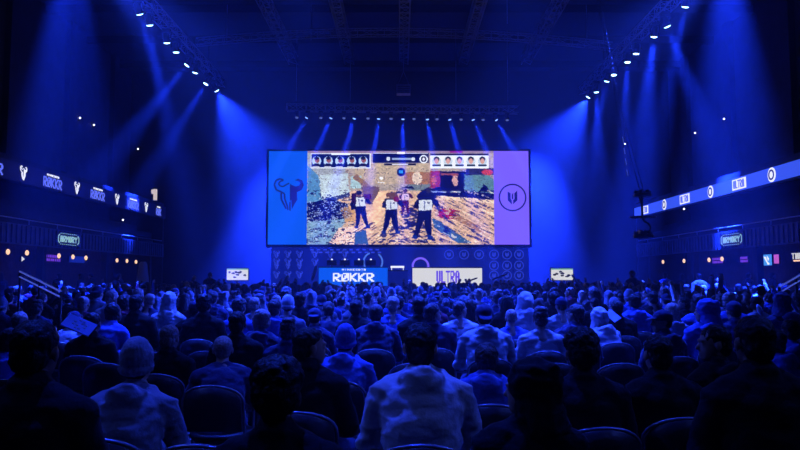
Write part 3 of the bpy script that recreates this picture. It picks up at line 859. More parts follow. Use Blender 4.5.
# unseen lamps added nearer along these trusses, to wash the seats with light
for s, X, nm, n0 in ((-1, -9.5, 'left', 8), (1, 10.1, 'right', 9)):
    for i, (y, aim, pw, sp) in enumerate([(21.0, (-s * 1.5, 15.5, 1), 70000, 34), (17.5, (-s * 1.0, 10.8, 1), 24000, 28), (13.0, (-s * .6, 7.4, 1), 7000, 24), (9.0, (-s * .4, 4.0, 1), 2000, 22), (5.5, (-s * .5, 9.5, 1), 2600, 30), (2.2, (0, 3.9, 1), 1100, 20)]):
        fixture((X, y, 11.6), aim, pw, sp, 'added moving head lamp on the %s side truss, %s from the stage, lighting the seats' % (nm, ORD[n0 + 1 + i]), gl if s < 0 else gr, blend=1.0, col=(.07, .13, 1.0) if y < 3 else (.016, .05, 1.0))
    for i, (x, y, ax, pw, sp) in enumerate([(s * 9.7, 20.0, s * 9.9, 560000, 27), (s * 12.6, 17.0, s * 12.8, 110000, 24)]):
        fixture((x, y, ZC - .36 if False else 13.15), (ax, y + .6, 0), pw, sp, 'roof wash lamp high on the %s, %s' % (nm, 'inner one' if i == 0 else 'outer one'), 'roof wash lamps', blend=1.0)
# steep lamps added out of view on the roof trusses, to light the seats
for i, (x, y, ax, ay, pw, sp, nm) in enumerate([
    (-2.65, 12.4, -2.2, 8.8, 27000, 34, 'second roof truss from the left, nearer one'), (3.3, 12.4, 2.2, 9.2, 27000, 32, 'second roof truss from the right, nearer one'),
    (.2, 10.6, .6, 6.9, 24000, 26, 'middle roof truss'), (-2.65, 18.4, -2.4, 15, 26000, 32, 'second roof truss from the left, farther one'),
    (3.3, 18.4, 2.6, 15, 26000, 32, 'second roof truss from the right, farther one'),
    (-1.2, 7.2, -.3, 3.7, 8500, 22, 'front bar left of the middle truss')]):
    fixture((x, y, 12.66), (ax, ay, 1.1), pw, sp, 'added steep seat lamp hanging under the %s' % nm, 'added steep lamps above the seats', blend=1.0, s=.9, col=(.016, .05, 1.0))
tag(build('lamp_bar', lambda bm: tube(bm, [(-2.6, 7.2, 12.7), (.2, 7.2, 12.7)], .03, 8) or tube(bm, [(-2.6, 7.2, 12.7), (-2.6, 7.2, ZC)], .02, 6) or tube(bm, [(.2, 7.2, 12.7), (.2, 7.2, ZC)], .02, 6), M['steel']), 'short steel bar hung from the roof above the front seats', 'bar')
# stage truss
gs = 'lamps along the stage truss'
xs = [297, 308, 321, 332, 344, 355, 368, 379, 391, 403, 414, 427, 437, 449, 461, 472, 483, 495, 507]
for i, px in enumerate(xs):
    lit = i % 2 == 1
    p = at(px, 113, 33.2)
    q = px + (px - 403) * .85
    aim = at(q, 250, 32.2)
    fixture((p.x, 33.2, sp0.z + (sp1.z - sp0.z) * (i / 18) - .17), aim if lit else (p.x, 30, 2), 460000 if lit else 0, 12,
            '%s moving head lamp under the stage truss, %s from the left' % ('bright' if lit else 'unlit', ORD[i + 1]), gs, lit, blend=.8, s=.62)
# back wash lamps on the stage truss that rim-light the seats (between the visible beams)
def wash(loc, aim, power, spot, i, text):
    fixture(loc, aim, power, spot, text, 'seat wash lamps over the stage', True, 1.0, s=.5)

# camera crane head at the right
t = empty('camera_crane', at(643, 215, 20), 0, 'dark camera crane head with two round plates hanging before the right LED ribbon', 'camera crane')
k_ = 20 / FPX
def disc(r, z0, z1, lump=6):
    def f(bm):
        lathe(bm, [(r * .8, z0), (r, z0 + .02), (r, z1 - .02), (r * .7, z1)], n=22)
        for q in range(lump):
            a = 2 * PI * q / lump
            lathe(bm, [(.05, z1 - .02), (.06, z1 + .05), (.03, z1 + .07)], c=(r * .72 * math.cos(a), r * .72 * math.sin(a), 0), n=8)
    return f
build('upper_plate', disc(.25, 18.3 * k_, 22.5 * k_), M['darksteel'], t)
build('stem', lambda bm: tube(bm, [(-.02, 0, -2 * k_), (-.02, 0, 20 * k_)], .035, 8) or tube(bm, [(-.1, 0, 19 * k_), (-.05, 0, 12 * k_), (-.02, 0, 8 * k_)], .02, 6), M['darksteel'], t)
build('ring_handle', lambda bm: tube(bm, [(.36 * math.cos(a), .36 * math.sin(a), -2 * k_) for a in [2 * PI * j / 20 for j in range(21)]], .016, 6, False) or tube(bm, [(-.36, 0, -2 * k_), (.36, 0, -2 * k_)], .016, 6) or tube(bm, [(0, -.36, -2 * k_), (0, .36, -2 * k_)], .016, 6), M['darksteel'], t)
build('curved_arm', lambda bm: tube(bm, [(-.02, 0, -2 * k_), (.02, 0, -6 * k_), (.14, 0, -8 * k_), (.21, 0, -12 * k_), (.18, 0, -16 * k_), (.05, 0, -19 * k_)], .03, 8), M['darksteel'], t)
cb = build('camera_body', lambda bm: box(bm, -.13, .1, -.12, .14, -20 * k_, -15.5 * k_) , M['black'], t, bevel=.015)
build('camera_lens', lambda bm: lathe(bm, [(.05, 0), (.06, .1), (.055, .12)], c=(-.02, -.12, -17.7 * k_), n=14, axis=Matrix.Rotation(PI / 2, 4, 'X')), M['darksteel'], cb)
build('lower_plate', disc(.28, -23.5 * k_, -19.0 * k_), M['darksteel'], t)
build('crane_arm', lambda bm: [tube(bm, [(0 + dx, 0, 22 * k_), (-.6 + dx, .2, 3.4), (-1.4 + dx, .6, 9.4)], .009, 6) for dx in (-.05, .05)], M['darksteel'], t)
build('arm_light', lambda bm: [tube(bm, [(-.30 - .0333 * j - .07, .1, 1.15 + .32 * j), (-.33 - .0333 * j - .07, .1, 1.33 + .32 * j)], .008, 5) for j in range(4)], M['lensdim'], t)

# ------------------------------------------------------------------ people: solid shapes grown together, then smoothed into one skin
def sdf(name, prims, vox, mats, smooth=4, dec=.4, disp=None, parent=None):
    bm = bmesh.new()
    for p in prims:
        if p[0] == 'e':
            _, c, r, rot = (p + (None,))[:4]
            m = Matrix.Translation(V(c)) @ (rot.to_4x4() if rot else Matrix.Identity(4)) @ Matrix.Diagonal((*r, 1))
            bmesh.ops.create_icosphere(bm, subdivisions=3, radius=1, matrix=m)
        else:
            _, a, b, r0, r1 = p
            a, b = V(a), V(b)
            d = b - a
            m = Matrix.Translation((a + b) / 2) @ d.to_track_quat('Z', 'Y').to_matrix().to_4x4()
            bmesh.ops.create_cone(bm, cap_ends=True, segments=16, radius1=r0, radius2=r1, depth=d.length, matrix=m)
            bmesh.ops.create_icosphere(bm, subdivisions=2, radius=r0, matrix=Matrix.Translation(a))
            bmesh.ops.create_icosphere(bm, subdivisions=2, radius=r1, matrix=Matrix.Translation(b))
    me = bpy.data.meshes.new(name)
    bm.to_mesh(me); bm.free()
    o = bpy.data.objects.new(name, me)
    COL.objects.link(o)
    r = o.modifiers.new('r', 'REMESH'); r.mode = 'VOXEL'; r.voxel_size = vox; r.adaptivity = 0
    s = o.modifiers.new('s', 'SMOOTH'); s.iterations = smooth; s.factor = .5
    if dec < 1:
        d = o.modifiers.new('d', 'DECIMATE'); d.ratio = dec
    dg = bpy.context.evaluated_depsgraph_get()
    out = bpy.data.meshes.new_from_object(o.evaluated_get(dg))
    bpy.data.objects.remove(o)
    bpy.data.meshes.remove(me)
    out.name = name
    if disp:
        amp, freq, stretch = disp
        out.update()
        nrm = [v.normal.copy() for v in out.vertices]
        for v, n in zip(out.vertices, nrm):
            q = V((v.co.x * stretch[0], v.co.y * stretch[1], v.co.z * stretch[2])) * freq
            v.co += n * amp * (.6 - 2.2 * abs(noise.noise(q)) + .5 * noise.noise(q * 2.3))
    out.polygons.foreach_set('use_smooth', [True] * len(out.polygons))
    out.materials.append(mats)
    return out

HC = {}
def person_meshes(key, lean=0., yaw=0., pitch=0., arms='lap', seat=True, cloth=('hoodie', 'jacket', 'tee'), curve=.0):
    """body, clothing and head frame for one pose; feet on the floor, facing +y"""
    hz = .55 if seat else .93
    H = V((0, 0, hz))
    sd = V((0, math.sin(lean), math.cos(lean)))
    sd2 = V((0, math.sin(lean + curve), math.cos(lean + curve)))
    P = lambda h, x=0, b=0: H + sd * min(h, .3) + sd2 * max(0, h - .3) + V((x, 0, 0)) + V((0, -math.cos(lean), math.sin(lean))) * b
    nb = P(.52)
    hc = nb + V((0, .035, 0)) + sd2 * .05 + V((0, 0, .115))
    MH = Matrix.Translation(hc) @ Matrix.Rotation(yaw, 4, 'Z') @ Matrix.Rotation(-pitch, 4, 'X')
    h = lambda x, y, z: MH @ V((x, y, z))
    rh = MH.to_3x3()
    tor = [('e', P(0), (.165, .125, .11)), ('e', P(.14), (.150, .115, .15)), ('e', P(.32), (.172, .118, .17)),
           ('c', P(.445, -.14), P(.445, .14), .07, .07), ('c', P(.52, -.03), P(.45, -.15), .05, .055), ('c', P(.52, .03), P(.45, .15), .05, .055),
           ('c', P(.44, 0, .03), P(.55, 0, .0), .085, .055)]
    neck = [('c', P(.5), h(0, -.02, -.06), .056, .052)]
    head = [('e', h(0, -.012, .028), (.077, .097, .088), rh), ('e', h(0, .03, -.035), (.060, .066, .08), rh), ('e', h(0, .048, -.085), (.04, .042, .032), rh),
            ('c', h(0, .088, .005), h(0, .108, -.028), .009, .014), ('e', h(0, .085, .022), (.05, .016, .012), rh),
            ('e', h(.078, -.006, -.01), (.011, .02, .033), rh), ('e', h(-.078, -.006, -.01), (.011, .02, .033), rh),
            ('e', h(0, .089, -.062), (.022, .011, .007), rh), ('e', h(0, .087, -.072), (.019, .011, .007), rh),
            ('e', h(.03, .078, .0), (.016, .011, .010), rh), ('e', h(-.03, .078, .0), (.016, .011, .010), rh)]
    legs, arm, hands, shoes = [], [], [], []
    for s in (-1, 1):
        sh = P(.445, s * .185)
        if arms == 'lap':
            el, wr = P(.2, s * .255) + V((0, .06, 0)), V((s * .11, .36, .67)); fd = V((-s * .25, .9, -.35))
        elif arms == 'knees':
            el, wr = P(.2, s * .26) + V((0, .14, -.02)), V((s * .08, .50, .69)); fd = V((-s * .4, .6, -.6))
        elif arms == 'up':
            el, wr = P(.50, s * .30) + V((0, .14, .03)), P(.50, s * .12) + V((0, .22, .32)); fd = V((-s * .35, .1, .95))
        elif arms == 'one' and s > 0:
            el, wr = P(.48, s * .31) + V((0, .12, .05)), P(.5, s * .26) + V((0, .2, .34)); fd = V((0, .2, .97))
        elif arms == 'phone' and s > 0:
            el, wr = P(.22, s * .27) + V((0, .16, 0)), P(.40, s * .10) + V((0, .34, 0)); fd = V((-.2, .3, .9))
        elif arms in ('one', 'phone'):
            el, wr = P(.2, s * .255) + V((0, .06, 0)), V((s * .11, .36, .67)); fd = V((-s * .25, .9, -.35))
        else:   # hanging
            el, wr = sh + V((s * .06, -.02, -.29)), sh + V((s * .05, .07, -.54)); fd = V((0, .15, -1))
        fd.normalize()
        arm += [('c', sh, el, .056, .043), ('c', el, wr, .043, .029)]
        palm = wr + fd * .05
        side = fd.cross(V((0, 0, 1)) if abs(fd.z) < .8 else V((0, 1, 0))).normalized()
        dn = side.cross(fd).normalized()
        if dn.z > 0: dn = -dn
        hands += [('c', wr, palm, .028, .030), ('e', palm, (.034, .034, .026))]
        for k, (off, ln) in enumerate(((-.030, .062), (-.010, .074), (.010, .070), (.029, .054))):
            b0 = palm + side * off + fd * .028
            b1 = b0 + fd * ln * .5 + dn * .006
            b2 = b1 + (fd + dn * .9).normalized() * ln * .5
            hands += [('c', b0, b1, .0095, .0088), ('c', b1, b2, .0088, .0075)]
        th = wr + side * (-s * .026) + fd * .02
        hands += [('c', th, th + (fd * .6 - side * s * .75).normalized() * .035, .011, .010), ('c', th + (fd * .6 - side * s * .75).normalized() * .035, th + (fd * .9 - side * s * .35).normalized() * .066, .010, .0085)]
        if seat:
            kn, an = V((s * .15, .46, .53)), V((s * .16, .47, .10))
            legs += [('c', V((s * .09, .02, hz - .02)), kn, .088, .062), ('c', kn, an, .058, .038)]
        else:
            kn, an = V((s * .1, .02, .5)), V((s * .11, -.01, .1))
            legs += [('c', V((s * .09, 0, hz - .04)), kn, .085, .058), ('c', kn, an, .055, .038)]
        shoes += [('c', an - V((0, .02, .045)), an + V((s * .02, .15, -.055)), .042, .034), ('e', an + V((0, 0, 0)), (.042, .05, .05))]
    gr = lambda L, g: [(p[0], p[1], tuple(r + g for r in p[2])) + tuple(p[3:]) if p[0] == 'e' else (p[0], p[1], p[2], p[3] + g, p[4] + g) for p in L]
    D = {'head': MH}
    D['body'] = sdf('body', tor + neck + head + arm + hands + legs + [(p[0], p[1], p[2], p[3] * .85, p[4] * .85) if p[0] == 'c' else p for p in shoes], .0072, M['skin'], 2, .3)
    long_arm = gr(arm, .016)
    puff = [('e', P(.36, 0, .012), (.200, .132, .17)), ('e', P(.24, 0, .01), (.192, .142, .2)), ('e', P(.10, 0, .0), (.195, .150, .18)), ('e', P(0, 0, .01), (.200, .155, .12)),
            ('c', P(.44, -.16, .01), P(.44, .16, .01), .082, .082)]
    if 'hoodie' in cloth:
        hr = [P(.53 - .05 * math.cos(q) * (1 if math.cos(q) > 0 else -.2), .098 * math.sin(q), .015 + .075 * math.cos(q)) for q in [-2.4 + .48 * j for j in range(11)]]
        hood = [('c', a_, b_, .044, .044) for a_, b_ in zip(hr, hr[1:])] + [('e', P(.46, 0, .135), (.105, .05, .115)), ('e', P(.51, 0, .12), (.115, .06, .055))]
        cuffs = []
        D['hoodie'] = sdf('hoodie', gr(tor, .022) + puff + long_arm + hood, .0115, M['pale'], 3, .6, (.010, 8, (1, 1, 2.0)))
    if 'jacket' in cloth:
        coll = [('c', P(.53, -.07), P(.56, -.03, .06), .028, .026), ('c', P(.56, -.03, .06), P(.56, .03, .06), .026, .026), ('c', P(.56, .03, .06), P(.53, .07), .026, .028)]
        D['jacket'] = sdf('jacket', gr(tor, .026) + puff + gr(arm, .022) + coll, .012, M['charcoal'], 3, .5, (.010, 6, (1, 1, 2.0)))
    if 'tee' in cloth:
        sl = []
        for p in gr([arm[0], arm[2]], .02):
            a, b = V(p[1]), V(p[2])
            sl.append(('c', a, a + (b - a) * .72, p[3], p[4] + .008))
        D['tee'] = sdf('t_shirt', gr(tor[:-1], .016) + puff[1:] + sl + [('c', P(.44, 0, .02), P(.525, 0, .0), .09, .062)], .0115, M['blue'], 3, .5, (.010, 7, (1, 1, 2.4)))
    D['trousers'] = sdf('trousers', gr([p for p in legs], .014) + [('e', H, (.18, .14, .115))], .013, M['denim'], 3, .45, (.008, 9, (1, 1, 1)))
    D['shoes'] = [sdf('shoe', gr([p for p in shoes[k:k + 2]], .009), .011, M['shoe'], 2, .5) for k in (0, 2)]
    return D

# hair and headgear in the frame of the head
def hairs():
    E = lambda c, r: ('e', c, r)
    D = {}
    base = [E((0, -.02, .043), (.084, .098, .082)), E((0, -.055, -.02), (.070, .062, .068))]
    D['short'] = sdf('short_hair', base, .008, M['hair'], 1, .6, (.007, 30, (1, 1, .6)))
    D['buzz'] = sdf('cropped_hair', [E((0, -.02, .040), (.080, .095, .081)), E((0, -.05, -.01), (.067, .058, .06))], .008, M['hair'], 2, .6, (.002, 60, (1, 1, 1)))
    D['bushy'] = sdf('bushy_hair', base + [E((0, -.02, .07), (.098, .106, .084)), E((0, -.06, .01), (.088, .075, .085))], .009, M['hair'], 1, .6, (.012, 26, (1, 1, 1)))
    D['quiff'] = sdf('swept_hair', base + [E((0, .035, .105), (.062, .06, .04)), E((.01, -.02, .105), (.07, .08, .04))], .008, M['hair'], 1, .6, (.009, 28, (1, .4, 1)))
    D['long'] = sdf('long_hair', [E((0, -.02, .045), (.092, .105, .086)), ('c', (0, -.055, .0), (0, -.085, -.20), .082, .075), ('c', (-.07, -.02, 0), (-.085, -.04, -.18), .032, .03), ('c', (.07, -.02, 0), (.085, -.04, -.18), .032, .03)], .009, M['hair'], 2, .6, (.008, 26, (1, 1, .25)))
    D['bun'] = sdf('tied_hair', base + [E((0, -.10, .085), (.042, .04, .04))], .008, M['hair'], 1, .6, (.004, 35, (1, 1, .4)))
    bn = sdf('beanie', [E((0, -.012, .055), (.091, .108, .092)), E((0, -.012, .09), (.075, .09, .078)), E((0, -.03, .0), (.090, .092, .05))], .008, M['grey'], 3, .6)
    for v in bn.vertices:      # knitted ribs
        a = math.atan2(v.co.x, v.co.y + .012)
        v.co += V((math.sin(a), math.cos(a), 0)) * .0028 * math.sin(a * 26) + V((math.sin(a), math.cos(a), 0)) * (.007 if -.03 < v.co.z < .012 else 0)
    D['beanie'] = bn
    def cap(flip):
        f = -1 if flip else 1
        m = sdf('cap', [E((0, -.012, .05), (.087, .104, .080)), E((0, -.012, .03), (.088, .105, .04)),
                        ('e', (0, f * .11 - .012, .035), (.07, .075, .010), Matrix.Rotation(-f * .15, 3, 'X')), E((0, -.012, .13), (.012, .012, .006))], .0075, M['navy'], 2, .6)
        return m
    D['cap'] = cap(False)
    D['capback'] = cap(True)
    D['hood'] = sdf('raised_hood', [E((0, -.03, .04), (.108, .122, .115)), E((0, -.07, .02), (.095, .10, .12)), ('c', (0, -.05, -.05), (0, -.07, -.17), .105, .13), E((0, -.12, .09), (.05, .04, .05))], .011, M['grey'], 3, .6, (.009, 12, (1, 1, 1.5)))
    return D
HAIR = hairs()
HN = {'short': 'short_hair', 'buzz': 'cropped_hair', 'bushy': 'bushy_hair', 'quiff': 'swept_hair', 'long': 'long_hair', 'bun': 'tied_hair', 'beanie': 'beanie', 'cap': 'cap', 'capback': 'cap', 'hood': 'raised_hood'}
POSE = {}
SPEC = dict(
    up=dict(lean=.04, curve=.04), slump=dict(lean=.20, curve=.40, arms='knees', pitch=-.25, cloth=('hoodie', 'jacket', 'tee')),
    left=dict(lean=.05, yaw=1.1), right=dict(lean=.05, yaw=-.9), down=dict(lean=.12, curve=.30, pitch=-.6, arms='knees'),
    cheer=dict(lean=.02, arms='up', pitch=.1, cloth=('hoodie', 'tee')), one=dict(lean=.0, arms='one', cloth=('hoodie', 'tee')),
    back=dict(lean=-.12, curve=.12, pitch=-.02), phone=dict(lean=.08, arms='phone', pitch=-.4, cloth=('hoodie', 'jacket')), stand=dict(lean=.0, arms='hang', seat=False))
for k, v in SPEC.items():
    POSE[k] = person_meshes(k, **v)
TOPZ = {k: (POSE[k]['head'] @ V((0, 0, .125))).z for k in POSE}
POSEW = dict(up='upright', slump='hunched', left='left-turned', right='right-turned', down='head-bowed', cheer='cheering', one='arm-raised', back='reclining', phone='phone-holding', stand='standing')

def person(x, y, ztop, pose, hair, top, tcol, hcol='hair', rz=0, label=None, group=None, skin='skin', full=True, tr='denim', hscale=1.0, hat=None):
    D = POSE[pose]
    s = ztop / (TOPZ[pose] + (.02 if hair in ('beanie', 'bushy', 'hood', 'quiff') else 0))
    s = max(.84, min(1.04, s))
    if hair == 'bald': pass
    if top not in D: top = 'hoodie'
    t = empty('person', (x, y, 0), rz, label, 'person', group, scale=s)
    def put(name, me, mname, mtx=None):
        o = bpy.data.objects.new(name, me)
        COL.objects.link(o)
        o.parent = t
        if mtx is not None: o.matrix_local = mtx
        o.material_slots[0].link = 'OBJECT'
        o.material_slots[0].material = M[mname]
        return o
    put('body', D['body'], skin)
    put(D[top].name.split('.')[0], D[top], tcol)
    if hair != 'bald':
        put(HN[hair], HAIR[hair], hcol if hair not in ('beanie', 'cap', 'capback', 'hood') else (hat or ('navy' if 'cap' in hair else 'grey')), D['head'] @ Matrix.Diagonal((hscale, hscale, hscale, 1)))
        if hair in ('cap', 'capback', 'beanie') :
            put('short_hair', HAIR['buzz'], 'hair', D['head'])
    if full:
        put('trousers', D['trousers'], tr)
        for m in D['shoes']: put('shoe', m, 'shoe')
    return t

# ------------------------------------------------------------------ chairs
def chair_proto():
    t = empty('stacking_chair', (0, 0, 0), 0, 'x', 'chair')
    def back_outline(w, z0, z1, n=14):
        pts = [(-w, z0)]
        for i in range(n + 1):
            a = PI - PI * i / n
            pts.append((w * math.cos(a), z1 - .13 + .13 * math.sin(a) ** .8))
        return pts + [(w, z0)]
    tilt = lambda x, z, d: V((x, -.17 - (z - .45) * .16 + d - .06 * (1 - (x / .2) ** 2), z))
    def seat(bm):
        lathe(bm, [(.15, 0), (.2, .005), (.218, .025), (.215, .05), (.19, .062)], c=(0, .04, .405), n=20)
    def back(bm):
        o = back_outline(.19, .50, .80)
        cx = [(x * .98, z) for x, z in o]
        A = [bm.verts.new(tilt(x, z, .022)) for x, z in cx]
        B = [bm.verts.new(tilt(x, z, -.022)) for x, z in cx]
        ca, cb = bm.verts.new(tilt(0, .66, .03)), bm.verts.new(tilt(0, .66, -.03))
        n = len(A)
        for i in range(n):
            j = (i + 1) % n
            bm.faces.new((A[i], A[j], ca)).smooth = True; bm.faces.new((B[j], B[i], cb)).smooth = True; bm.faces.new((A[j], A[i], B[i], B[j])).smooth = True
    build('seat', seat, M['pad'], t)
    build('backrest', back, M['pad'], t)
    def fr(bm):
        pts = [tilt(x, z, 0) for x, z in back_outline(.2, .40, .805)]
        tube(bm, pts, .009, 7)
    build('back_frame', fr, M['frame'], t)
    build('seat_frame', lambda bm: tube(bm, [(-.2, -.14, .40), (-.2, .2, .40), (.2, .2, .40), (.2, -.14, .40), (-.2, -.14, .40)], .012, 6), M['frame'], t)
    for sx_ in (-1, 1):
        build('leg', lambda bm: tube(bm, [(sx_ * .2, .2, .4), (sx_ * .23, .25, 0)], .012, 6), M['frame'], t)
        build('leg', lambda bm: tube(bm, [(sx_ * .2, -.14, .4), (sx_ * .23, -.26, 0)], .012, 6), M['frame'], t)
    return t
CH = chair_proto()
CH_used = [False]
def chair(x, y, rz, label, group='stacking chairs in rows'):
    if not CH_used[0]:
        c = CH; CH_used[0] = True
        c.location = (x, y, 0); c.rotation_euler = (0, 0, rz); c['label'] = label
    else:
        c = clone(CH, (x, y, 0), rz, label)
    c['group'] = group
    return c
# ------------------------------------------------------------------ the crowd
ROW = lambda k: 2.4 + .93 * k
placed = []     # (x, y, px, py)
